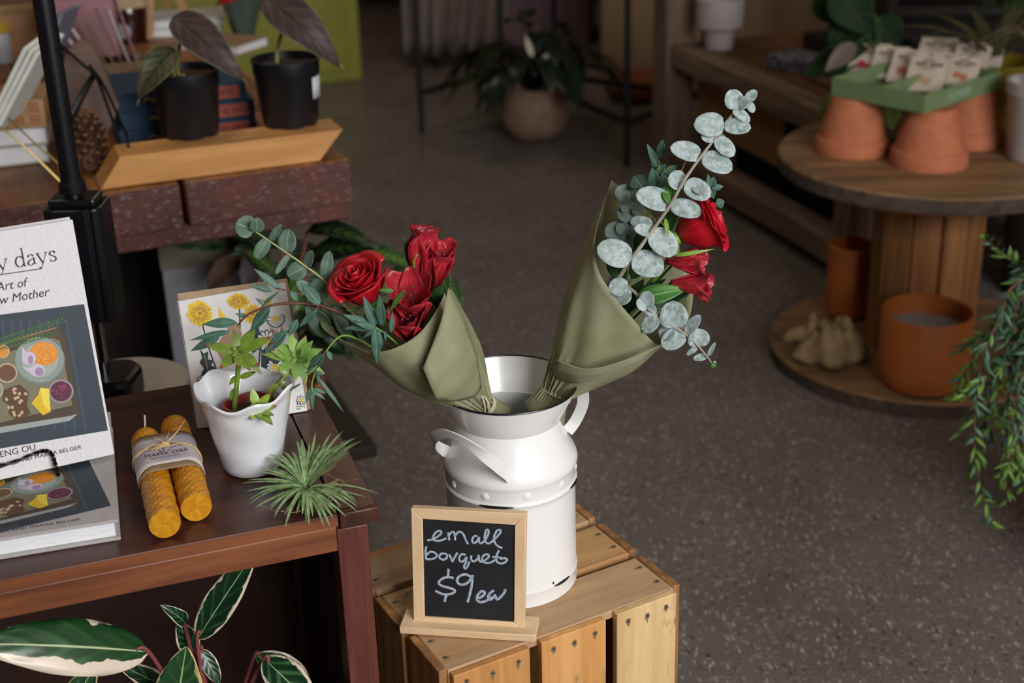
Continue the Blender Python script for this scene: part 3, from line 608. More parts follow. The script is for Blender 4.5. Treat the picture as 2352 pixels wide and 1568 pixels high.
def food(A, f, s):          # f maps the cover photo's own coordinates (as printed) to the plane
    def D(x, y, rx, ry, rot=0, jit=0, n=22): A.q([f(x+rx*math.cos(2*math.pi*i/n)*(1+jit*(rnd.random()-.5))*math.cos(rot)-ry*math.sin(2*math.pi*i/n)*math.sin(rot), y+rx*math.cos(2*math.pi*i/n)*math.sin(rot)+ry*math.sin(2*math.pi*i/n)*(1+jit*(rnd.random()-.5))*math.cos(rot)) for i in range(n)])
    def Q(*p): A.q([f(*q) for q in p])
    A.m(NV); Q((-60, 730), (193, 698), (248, 988), (-60, 1040))
    A.m('#3c4a55')
    for k in range(8): x = 10+k*21; Q((x-8, 735), (x-2, 734), (x+22+3*k, 985), (x+17+3*k, 988))
    A.m(TR); Q((-60, 815), (60, 775), (128, 752), (140, 754), (150, 775), (182, 945), (176, 960), (160, 966), (-60, 1005))
    A.m('#8a6b4a'); Q((-60, 808), (60, 770), (130, 750), (130, 754), (60, 775), (-60, 815)); A.m(PM); Q((-60, 835), (120, 775), (138, 782), (166, 930), (-60, 985))
    A.m('#9aa0a0'); Q((-60, 990), (160, 955), (178, 950), (160, 966), (-60, 1005))
    A.m('#6f7d78'); D(91, 828, 59, 55); A.m(PLT); D(91, 826, 56, 52); A.m('#9faaa5'); D(92, 827, 42, 39)
    A.m(OR); D(100, 812, 33, 27, jit=.08); A.m('#e8a24a')
    for i in range(60): a = rnd.uniform(0, 6.3); r_ = math.sqrt(rnd.random()); D(100+31*r_*math.cos(a), 812+25*r_*math.sin(a), 2.2, 1.6, n=6)
    A.m(GA); D(66, 822, 17, 15); Q((50, 795), (58, 806), (68, 810), (60, 820), (50, 815)); D(86, 850, 17, 15); Q((50, 842), (72, 845), (76, 856), (60, 850))
    A.m('#9a86a4'); D(90, 853, 10, 10); D(70, 826, 6, 10)
    for (x, y, r_, c) in ((5, 806, 17, OR), (16, 856, 24, BRN), (-14, 895, 22, '#8a8f86'), (140, 898, 29, PU)):
        A.m('#b9a98c' if c != PU else '#9a8b90'); D(x, y, r_, r_*.95); A.m(c); D(x, y, r_*.85, r_*.8)
    A.m('#8a3a58')
    for i in range(16): D(140+rnd.uniform(-18, 18), 898+rnd.uniform(-16, 16), 4, 1.5, rnd.uniform(0, 3), n=7)
    A.m('#5a3d26'); Q((8, 895), (45, 882), (66, 900), (62, 930), (70, 950), (40, 965), (20, 950), (22, 930), (5, 920)); A.m('#c0a888')
    for i in range(16): D(rnd.uniform(14, 60), rnd.uniform(892, 955), 4.5, 3.5, rnd.uniform(0, 3), n=8)
    A.m(YE); Q((72, 925), (88, 905), (92, 890), (112, 892), (116, 945), (98, 953)); A.m('#ecd448'); Q((92, 890), (112, 892), (116, 945), (100, 930))
    A.m('#3f6b3a')
    for x0, y0, x1, y1 in ((-20, 790, 148, 732), (-20, 800, 130, 764)):
        for i in range(34):
            t = i/34; x, y = x0+(x1-x0)*t, y0+(y1-y0)*t; sg_ = 1 if i % 2 else -1; a = math.atan2(y1-y0, x1-x0)+sg_*.55; l = 20*(1-.4*t); p = (x+l*math.cos(a), y+l*math.sin(a)); q = (x+l*.5*math.cos(a)-2.2*math.sin(a), y+l*.5*math.sin(a)+2.2*math.cos(a)); q2 = (x+l*.5*math.cos(a)+2.2*math.sin(a), y+l*.5*math.sin(a)-2.2*math.cos(a)); Q((x, y), q2, p, q)
def fl(x, y):               # same picture on the flat book, seen in its own plane
    u = (x-262)/262*.112; v = (1042-y)/536*.235; p = WM[fb.name]@V((u-.0+.0009, v*1.0+.004, 0)); d = V((p.x, p.y, zb))-CAM; k = d.dot(FW)
    return (1176+FPX*d.dot(RT)/k, 784-FPX*d.dot(UP)/k)
food(A, fl, 1); A.done('printed_cover', fb)
MINK = mat('dark ink', '#3a3238', .8)
def flt(x, y, ox, oy): p = WM[fb.name]@V((x+ox, y+oy, 0)); return V((p.x, p.y, zb+.0006))
text('ENG OU', .0088, lambda x, y: flt(x, y, -.108, .0195), 'printed_author', MINK, fb)
text('VEN AND MARISA BELGER', .0056, lambda x, y: flt(x*1.12, y, -.1065, .009), 'printed_author', MINK, fb)
# upright copy
zu = zt+.0045; UB = atz(263, 1043, zu); UL = atz(0, 1102, zu); ux = (UB-UL).normalized(); ln = math.radians(8.5)
uy = V((-ux.y, ux.x, 0)); uu = V((0, 0, 1))*math.cos(ln)+uy*math.sin(ln); un = ux.cross(uu)
ub = thing('cookbook', (UB.x, UB.y, zu), 'upright cookbook on a wire easel, white cover with a photo of foods on a tray', 'book', rot=Matrix((ux, un*-1, uu)).transposed())
HB = .236
def up_box(x0, y0, z0, x1, y1, z1, nm, m, bev=.0006): return MB().box(x0, y0, z0, x1, y1, z1).build(nm, m, ub, world=False, smooth=0, bev=bev)
up_box(-.195, 0, 0, 0, .003, HB, 'front_cover', MLIN); up_box(-.195, .0186, 0, 0, .0216, HB, 'back_cover', MLIN); up_box(-.191, .0031, .004, -.004, .0185, HB-.004, 'page_block', MPG, 0); up_box(-.1985, 0, 0, -.195, .0216, HB, 'spine', MLIN)
A = Art(UB, un); food(A, lambda x, y: (x, y), 1); A.done('printed_cover', ub)
def ub_t(x0, y0, sx=1.0): o_ = onp(x0, y0, UB, un, .0005); return lambda x, y: o_+ux*(x*sx)+uu*y
def glyphs(s, x0, y0, h, nm, m, wt=1.0):
    """serif letters drawn as thick and thin strokes; h = x-height in metres"""
    G = {'y': (.92, [((0, 1), (.42, 0), .15), ((.85, 1), (.42, 0), .07), ((.42, 0), (.2, -.42), .07), ((.2, -.42), (0, -.4), .12), ((-.1, 1), (.22, 1), .07), ((.66, 1), (.98, 1), .07)]),
         'd': (1.0, [((.78, 1.75), (.78, 0), .14), ((.6, 1.75), (.78, 1.75), .06), ((.78, 0), (.98, .02), .06)], [(.72, .2), (.5, 0), (.22, .06), (.05, .45), (.2, .9), (.5, 1.0), (.72, .82)]),
         'a': (.85, [((.62, .7), (.62, .1), .14), ((.62, .08), (.84, .02), .06)], [(.1, .78), (.2, .96), (.45, 1.0), (.62, .8)], [(.62, .6), (.3, .5), (.06, .3), (.1, .05), (.35, 0), (.62, .18)]),
         's': (.75, [((.6, 1), (.6, .75), .06), ((.1, 0), (.1, .28), .06)], [(.6, .8), (.4, 1), (.16, .92), (.12, .72), (.35, .55), (.58, .38), (.6, .15), (.38, 0), (.1, .1)])}
    b = MB(); cx = 0; o_ = onp(x0, y0, UB, un, .0004)
    for ch in s:
        if ch == ' ': cx += .55; continue
        g = G[ch]
        for p, q_, w_ in g[1]:
            p, q_ = V((p[0]+cx, p[1], 0))*h, V((q_[0]+cx, q_[1], 0))*h; d = (q_-p).normalized(); nn = V((-d.y, d.x, 0))*(w_*h*wt/2)
            b.flat([o_+ux*k.x+uu*k.y for k in (p-nn, q_-nn, q_+nn, p+nn)])
        for cv in g[2:]:
            P = cat([(a+cx, c_, 0) for a, c_ in cv], 5); n = len(P); L = []; R = []
            for i, p in enumerate(P):
                d = (P[min(i+1, n-1)]-P[max(i-1, 0)]).normalized(); w_ = (.055+.10*abs(d.y))*wt; nn = V((-d.y, d.x, 0))*w_/2; L.append((p-nn)*h); R.append((p+nn)*h)
            b.add([o_+ux*k.x+uu*k.y for k in L+R], [(i, i+1, n+i+1, n+i) for i in range(n-1)])
        cx += g[0]+.12
    return b.build(nm, m, ub, smooth=0)
glyphs('y days', -3, 621, .0098, 'printed_title', MINK)
MB().flat([onp(x, y, UB, un, .0004) for x, y in ((-10, 631), (97, 615.5), (97, 617.5), (-10, 633))]).build('printed_rule', MINK, ub, smooth=0)
text('Art of', .0118, ub_t(-8, 669, .92), 'printed_subtitle', MINK, ub, shear=.28)
text('w Mother', .0118, ub_t(-2, 699, .95), 'printed_subtitle', MINK, ub, shear=.28)
text('ENG OU', .0088, ub_t(0, 1050), 'printed_author', MINK, ub)
text('EVEN AND MARISA BELGER', .0056, ub_t(0, 1071, 1.12), 'printed_author', MINK, ub)
# wire easel
es = thing('wire_easel', (UB.x-.06, UB.y, zt), 'small easel of twisted black wire holding the upright cookbook', 'book stand')
MBW = mat('black wire', '#17161a', .35, Metallic=.5)
def twist(pts, r=.0011):
    P = cat(pts, 7); b1 = MB()
    for s_ in (0, math.pi):
        out = []; x = None
        for i, p in enumerate(P):
            d = (P[min(i+1, len(P)-1)]-P[max(i-1, 0)]).normalized(); x = d.orthogonal() if x is None else x; x = (x-d*x.dot(d)).normalized(); y = d.cross(x); out.append(p+x*(r*math.cos(i*.9+s_))+y*(r*math.sin(i*.9+s_)))
        b1.tube(out, r, 5)
    return b1
f0 = UB-un*0; g = lambda x, y, l: onp(x, y, UB, un, l)
twist([g(-40, 1078, .003), g(30, 1058, .005), g(80, 1037, .006), g(105, 1031, .006), g(118, 1040, .006), g(124, 1058, .007), g(130, 1075, .010)]).build('front_lip', MBW, es)
e1 = g(130, 1075, .010); e2 = V((e1.x, e1.y, zt+.0022))
twist([e1, e2+V((0, -.002, 0)), e2+uy*.02, e2+uy*.075]).build('foot', MBW, es)
tp = UB-ux*.09+uu*.17-un*.025
twist([e2+uy*.075, (e2+uy*.075+tp)/2+uy*.005, tp]).build('back_leg', MBW, es)
# ================================================================ stromanthe in the lower compartment
def strom(nm, c, c2, cream, cut, rib):
    x = N(nm); co_ = x.coord(); tc = x.n('ShaderNodeTexCoord'); sp = x.n('ShaderNodeSeparateXYZ'); x.l(tc.outputs['UV'], sp.inputs[0])
    d = x.math('MULTIPLY', x.math('ABSOLUTE', x.math('SUBTRACT', sp.outputs[1], .5)), 2.0)
    st = x.math('SINE', x.math('MULTIPLY', x.math('SUBTRACT', sp.outputs[0], x.math('MULTIPLY', d, .3)), 30))
    n1 = x.noise(co_, 28, 3, .6); g = x.mix(x.ramp(x.math('ADD', x.math('MULTIPLY', st, .25), x.noise(co_, 20, 3)), [(.60, (0, 0, 0)), (.85, (1, 1, 1))]), c, c2)
    e = x.math('ADD', x.math('ADD', d, x.math('MULTIPLY', x.math('SUBTRACT', n1, .5), 1.1)), x.math('MULTIPLY', sp.outputs[1], cut[1]))
    col = x.mix(x.ramp(e, [(cut[0], (0, 0, 0)), (cut[0]+.04, (1, 1, 1))]), g, cream); col = x.mix(x.ramp(d, [(.02, (1, 1, 1)), (.05, (0, 0, 0))]), col, rib)
    x.col(col); x.bump(st, .15, .0008); x.p(Roughness=.32); return x.m
MST = [strom('stromanthe', '#12301c', '#3a6440', '#d8c8b0', (.82, .0), '#8fae7c'), strom('stromanthe pale', '#1c4020', '#2b5a30', '#d9cbb8', (.22, -.75), '#b9c49a'), strom('stromanthe gold', '#22472a', '#3a6638', '#c9b47a', (.86, .0), '#a9bf7a')]
MPET = mat('red petiole', '#8a4a48', .5)
sr = thing('stromanthe_plant', (-.33, 1.25, .1702), 'stromanthe with green and cream leaves growing in the open compartment under the shelf top', 'potted plant')
MB().lathe([(0, 0), (.045, 0), (.06, .13), (.064, .13), (.064, .15), (.058, .15), (.055, .125), (0, .12)], (-.33, 1.25, .1705), 40).build('pot', mat('dark green pot', '#26332a', .5), sr)
base0 = V((-.33, 1.25, .29))
SL = [((342, 1497), (-70, 1478), 1.135, 1.06, 128, 1, .06, -.1, 'oval'), ((453, 1468), (590, 1262), 1.22, 1.235, 74, 0, .04, .15, 'oval'), ((405, 1640), (428, 1484), 1.16, 1.15, 108, 2, .05, .2, 'oval'),
      ((446, 1500), (408, 1426), 1.25, 1.24, 52, 0, .02, .2, 'oval'), ((424, 1432), (366, 1388), 1.24, 1.22, 34, 0, .2, .4, 'oval'), ((392, 1585), (266, 1523), 1.2, 1.17, 50, 0, .05, .2, 'oval'),
      ((150, 1650), (222, 1524), 1.15, 1.17, 70, 2, .05, .2, 'oval'), ((606, 1512), (735, 1640), 1.19, 1.15, 84, 0, .08, .25, 'oval'), ((585, 1505), (712, 1560), 1.24, 1.25, 56, 0, .15, .3, 'oval'), ((462, 1490), (505, 1572), 1.23, 1.22, 38, 0, .05, .2, 'oval')]
for (bp, tp_, yb_, yt, wpx, mi, bd, cu, sh_) in SL:
    p, t = aty(*bp, yb_), aty(*tp_, yt); o = MB().leaf(p, t, TC(p)+V((0, 0, .25)), px(wpx, p), sh_, bend=bd, cup=cu, n=22, m=8, wave=.02).build('leaf', MST[mi], sr, smooth=80, solid=.0003)
    md = (p+base0)/2+V((0, -.01, .02)); MB().tube(cat([base0+V((rnd.uniform(-.01, .01), 0, 0)), md, p, p+(t-p)*.1], 6), [.0028-.00006*i for i in range(19)], 7).build('petiole', MPET, o)
# ================================================================ the two wrapped bouquets in the milk can
MWRAP = mat('olive wrapping paper', '#7f8060', .72, '#8d8f70', 45, lo=.3, hi=.75, bump=.25, bs=28, bd=.002)
MROSE = leafm('rose red', '#b00418', '#c8102a', r=.5, ns=25)
def alsm():
    x = N('lily red'); co_ = x.coord(); tc = x.n('ShaderNodeTexCoord'); sp = x.n('ShaderNodeSeparateXYZ'); x.l(tc.outputs['UV'], sp.inputs[0])
    c = x.ramp(x.noise(co_, 40, 3), [(.35, '#9c0c1f'), (.65, '#c01c30')]); mp = x.n('ShaderNodeMapping'); mp.inputs['Scale'].default_value = (3, 26, 1); x.l(tc.outputs['UV'], mp.inputs[0])
    st = x.ramp(x.noise(mp.outputs[0], 1.5, 3), [(.5, (0, 0, 0)), (.6, (1, 1, 1))]); ends_ = x.ramp(sp.outputs[0], [(.0, (1, 1, 1)), (.35, (0, 0, 0)), (.8, (0, 0, 0)), (1, (1, 1, 1))])
    c = x.mix(x.math('MULTIPLY', st, .25), c, '#d88a8c'); c = x.mix(x.math('MULTIPLY', ends_, x.math('ADD', x.math('MULTIPLY', st, .5), .35)), c, '#3a0a12'); x.col(c); x.p(Roughness=.42); return x.m
MALS = alsm()
MEUP = leafm('eucalyptus powder', '#73877f', '#8e9f9c', r=.65, ns=45, powder='#aab6b8'); MEUG = leafm('eucalyptus shaded green', '#4f6a5a', '#6b8475', rib='#8a9d8c', r=.6, ns=60)  # green of the left sprig is darkened, its shade put into the colour
MEUN = leafm('willow eucalyptus', '#35574a', '#4a7060', rib='#6f9480', r=.55, ns=60); MGRN = leafm('fresh green leaf', '#2c5a1e', '#477a30', rib='#7ba05a', r=.42, ns=50, veins=0)
MDKG = leafm('dark lily leaf', '#1c3a1a', '#2a4c22', rib='#3f6a35', r=.45, ns=50); MSTP = mat('pale stem', '#8d8578', .7, '#a79d90', 60); MSTG = mat('green stem', '#6f9030', .5, '#85a544', 40); MSTR = mat('brown stem', '#5b3a30', .6, '#744a3e', 40)
MSTY = mat('yellow stem', '#a3a070', .6)
def wrap(par, neck, nr, loop, ax_n, tail, flap, flap_dy, ph=0.0, bulge=.010):
    P = cat([aty(*q) for q in loop+loop[:1]], 6)[:-1]; n = len(P); cen = sum(P, V())/n; axd = (cen-neck).normalized()
    ref = (P[0]-cen); ref = (ref-axd*ref.dot(axd)).normalized(); sd = axd.cross(ref)
    rows = []
    # each column of the neck ring keeps the bearing its opening point has around the axis
    br = []
    for p in P:
        d = p-neck; d = d-axd*d.dot(axd); br.append(math.atan2(d.dot(sd), d.dot(ref)))
    ptl = (tail-neck)
    for i, t in enumerate([-.9, -.6, -.3, -.1]+[k/16 for k in range(17)]):
        row = []
        for j, p in enumerate(P):
            a = br[j]; out = ref*math.cos(a)+sd*math.sin(a); pl = 1+.22*math.cos(j*1.9+ph)*max(0, 1-abs(t)*2.2)
            if t < 0: q = neck+ptl*(-t)+out*(nr*(1+.9*(-t))*pl)
            else:
                e = t**.9; q = (neck+out*nr*pl)*(1-e)+p*e+out*bulge*math.sin(math.pi*min(1, t*1.05))+out*.0022*math.sin(j*.55+t*7+ph)*math.sin(math.pi*t)
            row.append(q)
        rows.append(row)
    MB().grid(rows, True).build('wrapping_paper', MWRAP, par, smooth=40, solid=.00035)
    F = [[aty(x, y, Y+flap_dy) for x, y, Y in r_] for r_ in flap]; F = [cat(r_, 5) for r_ in F]; F = [[F[i][j].lerp(F[i+1][j], k/5) for i in range(len(F)-1) for k in range(5)]+[F[-1][j]] for j in range(len(F[0]))]
    MB().grid(F).build('paper_flap', MWRAP, par, smooth=50, solid=.00035)
MTWN = mat('cream twine', '#c9c0ab', .9, '#b0a58e', 200)
def twine(par, c, axd, r_, tails):
    b = MB(); a1 = axd.orthogonal().normalized(); a2 = axd.cross(a1)
    for k in range(3): b.tube([c+axd*(.0018*(k-1))+a1*(r_*math.cos(t))+a2*(r_*math.sin(t)) for t in [2*math.pi*i/30 for i in range(31)]], .0012, 6, cap=False)
    for tl_ in tails: b.tube(cat([aty(*q) for q in tl_], 6), .0011, 5)
    b.build('twine', MTWN, par, smooth=60)
def rose(par, c, ax, R, seed, nm='rose'):
    r_ = random.Random(seed); ax = V(ax).normalized(); a1 = ax.orthogonal().normalized(); a2 = ax.cross(a1); b = MB(); NP = 17
    for i in range(NP):
        t = i/(NP-1); ang = i*2.39996+r_.uniform(-.2, .2); r0 = R*(.07+.80*t**.9); H = R*(1.55-.25*t)*r_.uniform(.97, 1.03); spn = math.radians(250-135*t**.6); rows = []
        lean = .10*t*R; notch = r_.uniform(.0, .08)
        for vi in range(13):
            v = vi/12; row = []
            for ui in range(13):
                u = 2*ui/12-1; a = ang+u*spn/2; edge = 1-.16*abs(u)**2.5-(notch*(1-min(1, abs(u)*4)))
                g = math.sin(min(1, v*1.3)*math.pi/2); rr = r0*(.30+.70*g)*(1+.05*u)+(R*.34*t**1.2)*max(0, (v-.70)/.30)**2+.012*R*math.sin(u*5+i)*v+lean*max(0, v-.6)
                z = H*v*edge-R*.10*t*max(0, (v-.85)/.15)**2; row.append(c+a1*(rr*math.cos(a))+a2*(rr*math.sin(a))+ax*(z-R*.7))
            rows.append(row)
        b.grid(rows)
    return b.build(nm, MROSE, par, smooth=80, solid=.0004)
def sepals(par, c, ax, R, m, seed=1):
    ax = V(ax).normalized(); a1 = ax.orthogonal().normalized(); a2 = ax.cross(a1); b = MB()
    for k in range(5):
        a = k*1.257+seed; rd = a1*math.cos(a)+a2*math.sin(a); p = c-ax*R*.7+rd*R*.15; b.leaf(p, p+rd*R*.9+ax*R*.1, ax, R*.3, 'lance', bend=-.2, curl=.3, n=8, m=2)
    b.sph(c-ax*R*.78, R*.24, 12, 8); b.build('sepals', m, par, smooth=60)
def lily(par, base, tip, rr, seed, opn=.7, nm='lily_flower'):
    base, tip = V(base), V(tip); ax = (tip-base).normalized(); L = (tip-base).length; a1 = ax.orthogonal().normalized(); a2 = ax.cross(a1); b = MB(); r_ = random.Random(seed)
    for k in range(6):
        a = k*math.pi/3+seed; inner = k % 2; rd = a1*math.cos(a)+a2*math.sin(a); R_ = rr*(opn if not inner else opn*.8)*r_.uniform(.85, 1.1); t_ = base+ax*L*r_.uniform(.9, 1.03)+rd*R_
        nv = -rd+ax*(R_/L); b.leaf(base+rd*.0015, t_, nv, L*(.52 if not inner else .36), 'tepal', bend=.12-.1*opn, cup=.45, curl=.10*opn, n=14, m=6, wave=.012)
    o = b.build(nm, MALS, par, smooth=80, solid=.0003)
    s_ = MB()
    for k in range(5):
        a = k*1.3+seed; rd = a1*math.cos(a)+a2*math.sin(a); s_.tube(cat([base+ax*L*.1, base+ax*L*.5+rd*rr*.12, base+ax*L*.8+rd*rr*.25], 4), .0005, 5); s_.sph(base+ax*L*.82+rd*rr*.26, .0016, 6, 5)
    s_.build('stamens', mat('stamen', '#6a2a2a', .6), o); return o
def leaves(par, L, Y, m, shape, nm='leaf', cup=.15, bend=.03, fat=0, dn=(0, 0, .35)):
    for q in L:
        (bx, by, tx, ty, wp_) = q[:5]; wp_ *= 1.12; dy = q[5] if len(q) > 5 else 0; y0 = Y(bx, by) if callable(Y) else Y
        p, t = aty(bx, by, y0), aty(tx, ty, y0-dy); d = t-p
        MB().leaf(p, t, TC(p)+V(dn)+V((rnd.uniform(-.25, .25), 0, rnd.uniform(-.2, .2))), px(wp_, p), shape, bend=bend, cup=cup, n=14, m=6).build(nm, m, par, smooth=80, solid=.0004)
# ---------------- left bouquet
NL = aty(1106, 930, 1.312); bl = thing('bouquet', NL, 'bouquet of one red rose and red lilies in olive paper leaning left over the shelf', 'bouquet')
wrap(bl, NL, .0125, [(1028, 648, 1.345), (1008, 702, 1.295), (966, 762, 1.268), (910, 798, 1.256), (858, 808, 1.262), (812, 795, 1.280), (740, 752, 1.312), (745, 690, 1.355), (800, 650, 1.378), (880, 650, 1.388), (960, 640, 1.378)], None, aty(1142, 975, 1.335),
     [[(1030, 660, 1.285), (1012, 740, 1.268), (972, 845, 1.246)], [(1066, 732, 1.286), (1040, 815, 1.258), (988, 884, 1.244)], [(1096, 815, 1.292), (1070, 870, 1.266), (1003, 917, 1.250)], [(1106, 890, 1.302), (1088, 912, 1.285), (1040, 922, 1.272)]], -.004)
twine(bl, NL, (NL-aty(1142, 975, 1.335)).normalized(), .0142, [[(1098, 903, 1.297), (1118, 918, 1.298), (1124, 950, 1.30)], [(1090, 915, 1.295), (1078, 928, 1.292), (1068, 936, 1.295)], [(1104, 905, 1.297), (1112, 925, 1.296), (1114, 946, 1.30)]])
RL = aty(832, 656, 1.292); rax = (TC(RL)*.62-RT*.42+UP*.66); rr = px(66, RL)
rs = rose(bl, RL, rax, rr, 3); sepals(rs, RL, rax, rr, MGRN)
MB().tube(cat([RL-rax.normalized()*rr*.7, aty(930, 770, 1.315), aty(1040, 860, 1.32), NL, aty(1142, 975, 1.335)], 6), .0028, 8).build('stem', MSTG, rs)
for i, (b0, t0, rr_, op, y0, y1) in enumerate((((968, 650), (975, 515), 36, .75, 1.325, 1.320), ((995, 668), (1018, 560), 30, .8, 1.33, 1.315), ((962, 745), (938, 650), 46, 1.0, 1.305, 1.268), ((955, 790), (925, 712), 40, .9, 1.30, 1.27))):
    p = aty(*b0, y0); o = lily(bl, p, aty(*t0, y1), px(rr_, p), i*1.7+.4, op)
    MB().tube(cat([p, (p+NL)/2+V((0, .01, .01)), NL], 6), .0014, 6).build('stem', MDKG, o)
eu = MB().tube(cat([aty(583, 529, 1.33), aty(640, 568, 1.325), aty(700, 610, 1.32), aty(748, 648, 1.318), aty(800, 710, 1.32), aty(930, 820, 1.325), NL], 6), [.0008+.00003*i for i in range(37)], 6).build('eucalyptus_stem', MSTY, bl)
leaves(eu, [(584, 530, 542, 512, 50), (590, 533, 590, 500, 30, .01), (616, 549, 586, 594, 28), (620, 552, 646, 515, 16, .01), (658, 578, 664, 526, 40), (664, 584, 633, 630, 14, .01), (703, 612, 660, 634, 38), (703, 612, 718, 576, 24, .012), (746, 645, 757, 576, 28, .0), (746, 645, 716, 694, 46), (735, 690, 680, 645, 30), (748, 650, 700, 660, 30, -.01)],
       lambda x, y: 1.33-(x-583)*.00007, MEUG, 'round', 'eucalyptus_leaf')
wl = MB().tube(cat([aty(545, 748, 1.262), aty(570, 722, 1.264), aty(620, 702, 1.268), aty(670, 696, 1.272), aty(735, 702, 1.28), aty(800, 730, 1.29), aty(900, 800, 1.305), NL], 6), [.0009+.00003*i for i in range(43)], 6)
wl.tube(cat([aty(640, 663, 1.262), aty(680, 672, 1.268), aty(712, 686, 1.274), aty(745, 706, 1.28)], 6), .0009, 6); wl.tube(cat([aty(735, 702, 1.28), aty(690, 740, 1.272), aty(650, 770, 1.268), aty(612, 800, 1.262)], 5), .0009, 6)
wl = wl.build('willow_stem', MSTR, bl, smooth=60)
leaves(wl, [(545, 741, 464, 745, 24), (532, 760, 436, 781, 15), (505, 775, 438, 806, 22), (620, 706, 574, 762, 26), (642, 663, 582, 616, 18), (625, 668, 572, 655, 16, .01), (640, 665, 600, 632, 10, -.01), (600, 705, 642, 668, 8), (610, 700, 586, 684, 10), (683, 733, 663, 772, 18), (660, 758, 606, 814, 24), (668, 668, 684, 692, 14), (735, 700, 690, 648, 28, -.01), (728, 712, 686, 752, 16), (570, 728, 540, 720, 10)], 1.266, MEUN, 'lance', 'willow_leaf')
w2 = MB().tube(cat([aty(722, 908, 1.25), aty(716, 885, 1.25), aty(726, 850, 1.252), aty(745, 812, 1.256), aty(790, 770, 1.27), aty(860, 800, 1.29), aty(960, 860, 1.30), NL], 6), .0009, 6)
w2.tube(cat([aty(730, 838, 1.252), aty(705, 862, 1.246), aty(698, 876, 1.244)], 4), .0006, 5); w2 = w2.build('willow_stem', MSTG, bl)
leaves(w2, [(726, 862, 790, 948, 10), (718, 892, 752, 903, 9), (716, 895, 748, 918, 8), (716, 893, 718, 942, 10), (714, 890, 702, 925, 11), (752, 806, 762, 828, 12), (728, 845, 700, 858, 12), (724, 856, 745, 859, 10), (692, 880, 660, 900, 5), (745, 815, 706, 852, 26, -.01), (728, 850, 735, 890, 9)], 1.25, MEUN, 'lance', 'willow_leaf')
w3 = MB().tube(cat([aty(862, 751, 1.262), aty(890, 770, 1.27), aty(950, 820, 1.29), NL], 6), .0009, 6).build('willow_stem', MSTG, bl)
leaves(w3, [(862, 751, 834, 678, 22), (878, 748, 871, 676, 22, .006), (862, 751, 786, 722, 22), (862, 752, 788, 754, 16), (862, 752, 866, 838, 22), (862, 752, 815, 742, 16, .01), (862, 755, 832, 778, 8), (898, 765, 902, 715, 12), (885, 760, 886, 782, 8), (870, 755, 880, 800, 6)], 1.260, MEUN, 'lance', 'willow_leaf')
leaves(bl, [(960, 640, 926, 542, 24), (1010, 690, 1030, 612, 34), (1005, 700, 1022, 650, 40, .005), (985, 600, 950, 590, 30, -.01)], 1.325, MDKG, 'ell', 'lily_leaf')
leaves(bl, [(905, 668, 868, 666, 12), (930, 665, 892, 720, 12)], 1.262, MGRN, 'lance', 'lily_leaf')
leaves(bl, [(760, 772, 700, 700, 50), (830, 780, 760, 700, 56), (880, 790, 800, 730, 50), (800, 780, 735, 745, 30)], 1.325, MDKG, 'ell', 'lily_leaf')
MB().tube(cat([aty(952, 615, 1.30), aty(950, 600, 1.295), aty(958, 585, 1.292)], 4), .0011, 6).build('bud_stem', MSTG, bl)
# ---------------- right bouquet
NR = aty(1274, 903, 1.354); TR_ = aty(1248, 955, 1.345); brt = thing('bouquet', NR, 'bouquet of one red rose and tall silvery eucalyptus in olive paper leaning right', 'bouquet')
wrap(brt, NR, .0135, [(1405, 414, 1.405), (1386, 470, 1.365), (1366, 550, 1.328), (1372, 615, 1.308), (1405, 672, 1.298), (1452, 730, 1.296), (1516, 792, 1.315), (1575, 745, 1.35), (1592, 670, 1.39), (1575, 600, 1.42), (1520, 520, 1.44), (1450, 450, 1.43)], None, TR_,
     [[(1279, 826, 1.322), (1345, 846, 1.305), (1420, 832, 1.298), (1516, 793, 1.306)], [(1272, 848, 1.33), (1335, 862, 1.308), (1405, 852, 1.301), (1480, 822, 1.304)], [(1280, 872, 1.345), (1320, 880, 1.32), (1360, 874, 1.308), (1388, 866, 1.303)]], -.012, ph=2, bulge=.007)
twine(brt, NR, (NR-TR_).normalized(), .0152, [[(1318, 885, 1.362), (1302, 905, 1.352), (1288, 930, 1.352)], [(1322, 884, 1.362), (1316, 905, 1.352), (1306, 926, 1.352)]])
RR = aty(1606, 518, 1.34); rax = (TC(RR)*.10+RT*.80+UP*.42-FW*.1); rr = px(72, RR)
rs = rose(brt, RR, rax, rr, 11); sepals(rs, RR-rax.normalized()*rr*.05, rax, rr*1.05, MSTG, 2)
MB().tube(cat([RR-rax.normalized()*rr*.75, aty(1545, 575, 1.345), aty(1500, 650, 1.35), aty(1400, 780, 1.36), NR, TR_], 6), .0030, 8).build('stem', MSTG, rs)
for i, (b0, t0, rr_, op, y0, y1) in enumerate((((1532, 600), (1622, 605), 30, .75, 1.325, 1.305), ((1540, 650), (1636, 655), 34, .8, 1.32, 1.305), ((1550, 602), (1630, 580), 24, .6, 1.345, 1.335), ((1590, 665), (1628, 688), 18, .6, 1.33, 1.325))):
    p = aty(*b0, y0); o = lily(brt, p, aty(*t0, y1), px(rr_, p), i*1.1+.2, op); MB().tube(cat([p, (p+NR)/2, NR], 6), .0013, 6).build('stem', MDKG, o)
for x0, y0, x1, y1, x2, y2 in ((1545, 588, 1640, 572, 1648, 596), (1528, 500, 1535, 545, 1565, 570)):
    MB().leaf(aty(x0, y0, 1.315), aty(x1, y1, 1.305), TC(RR), .0045, 'lance', bend=.1, cup=.3, curl=.1).build('sepal', MSTG, rs, smooth=60, solid=.0004)
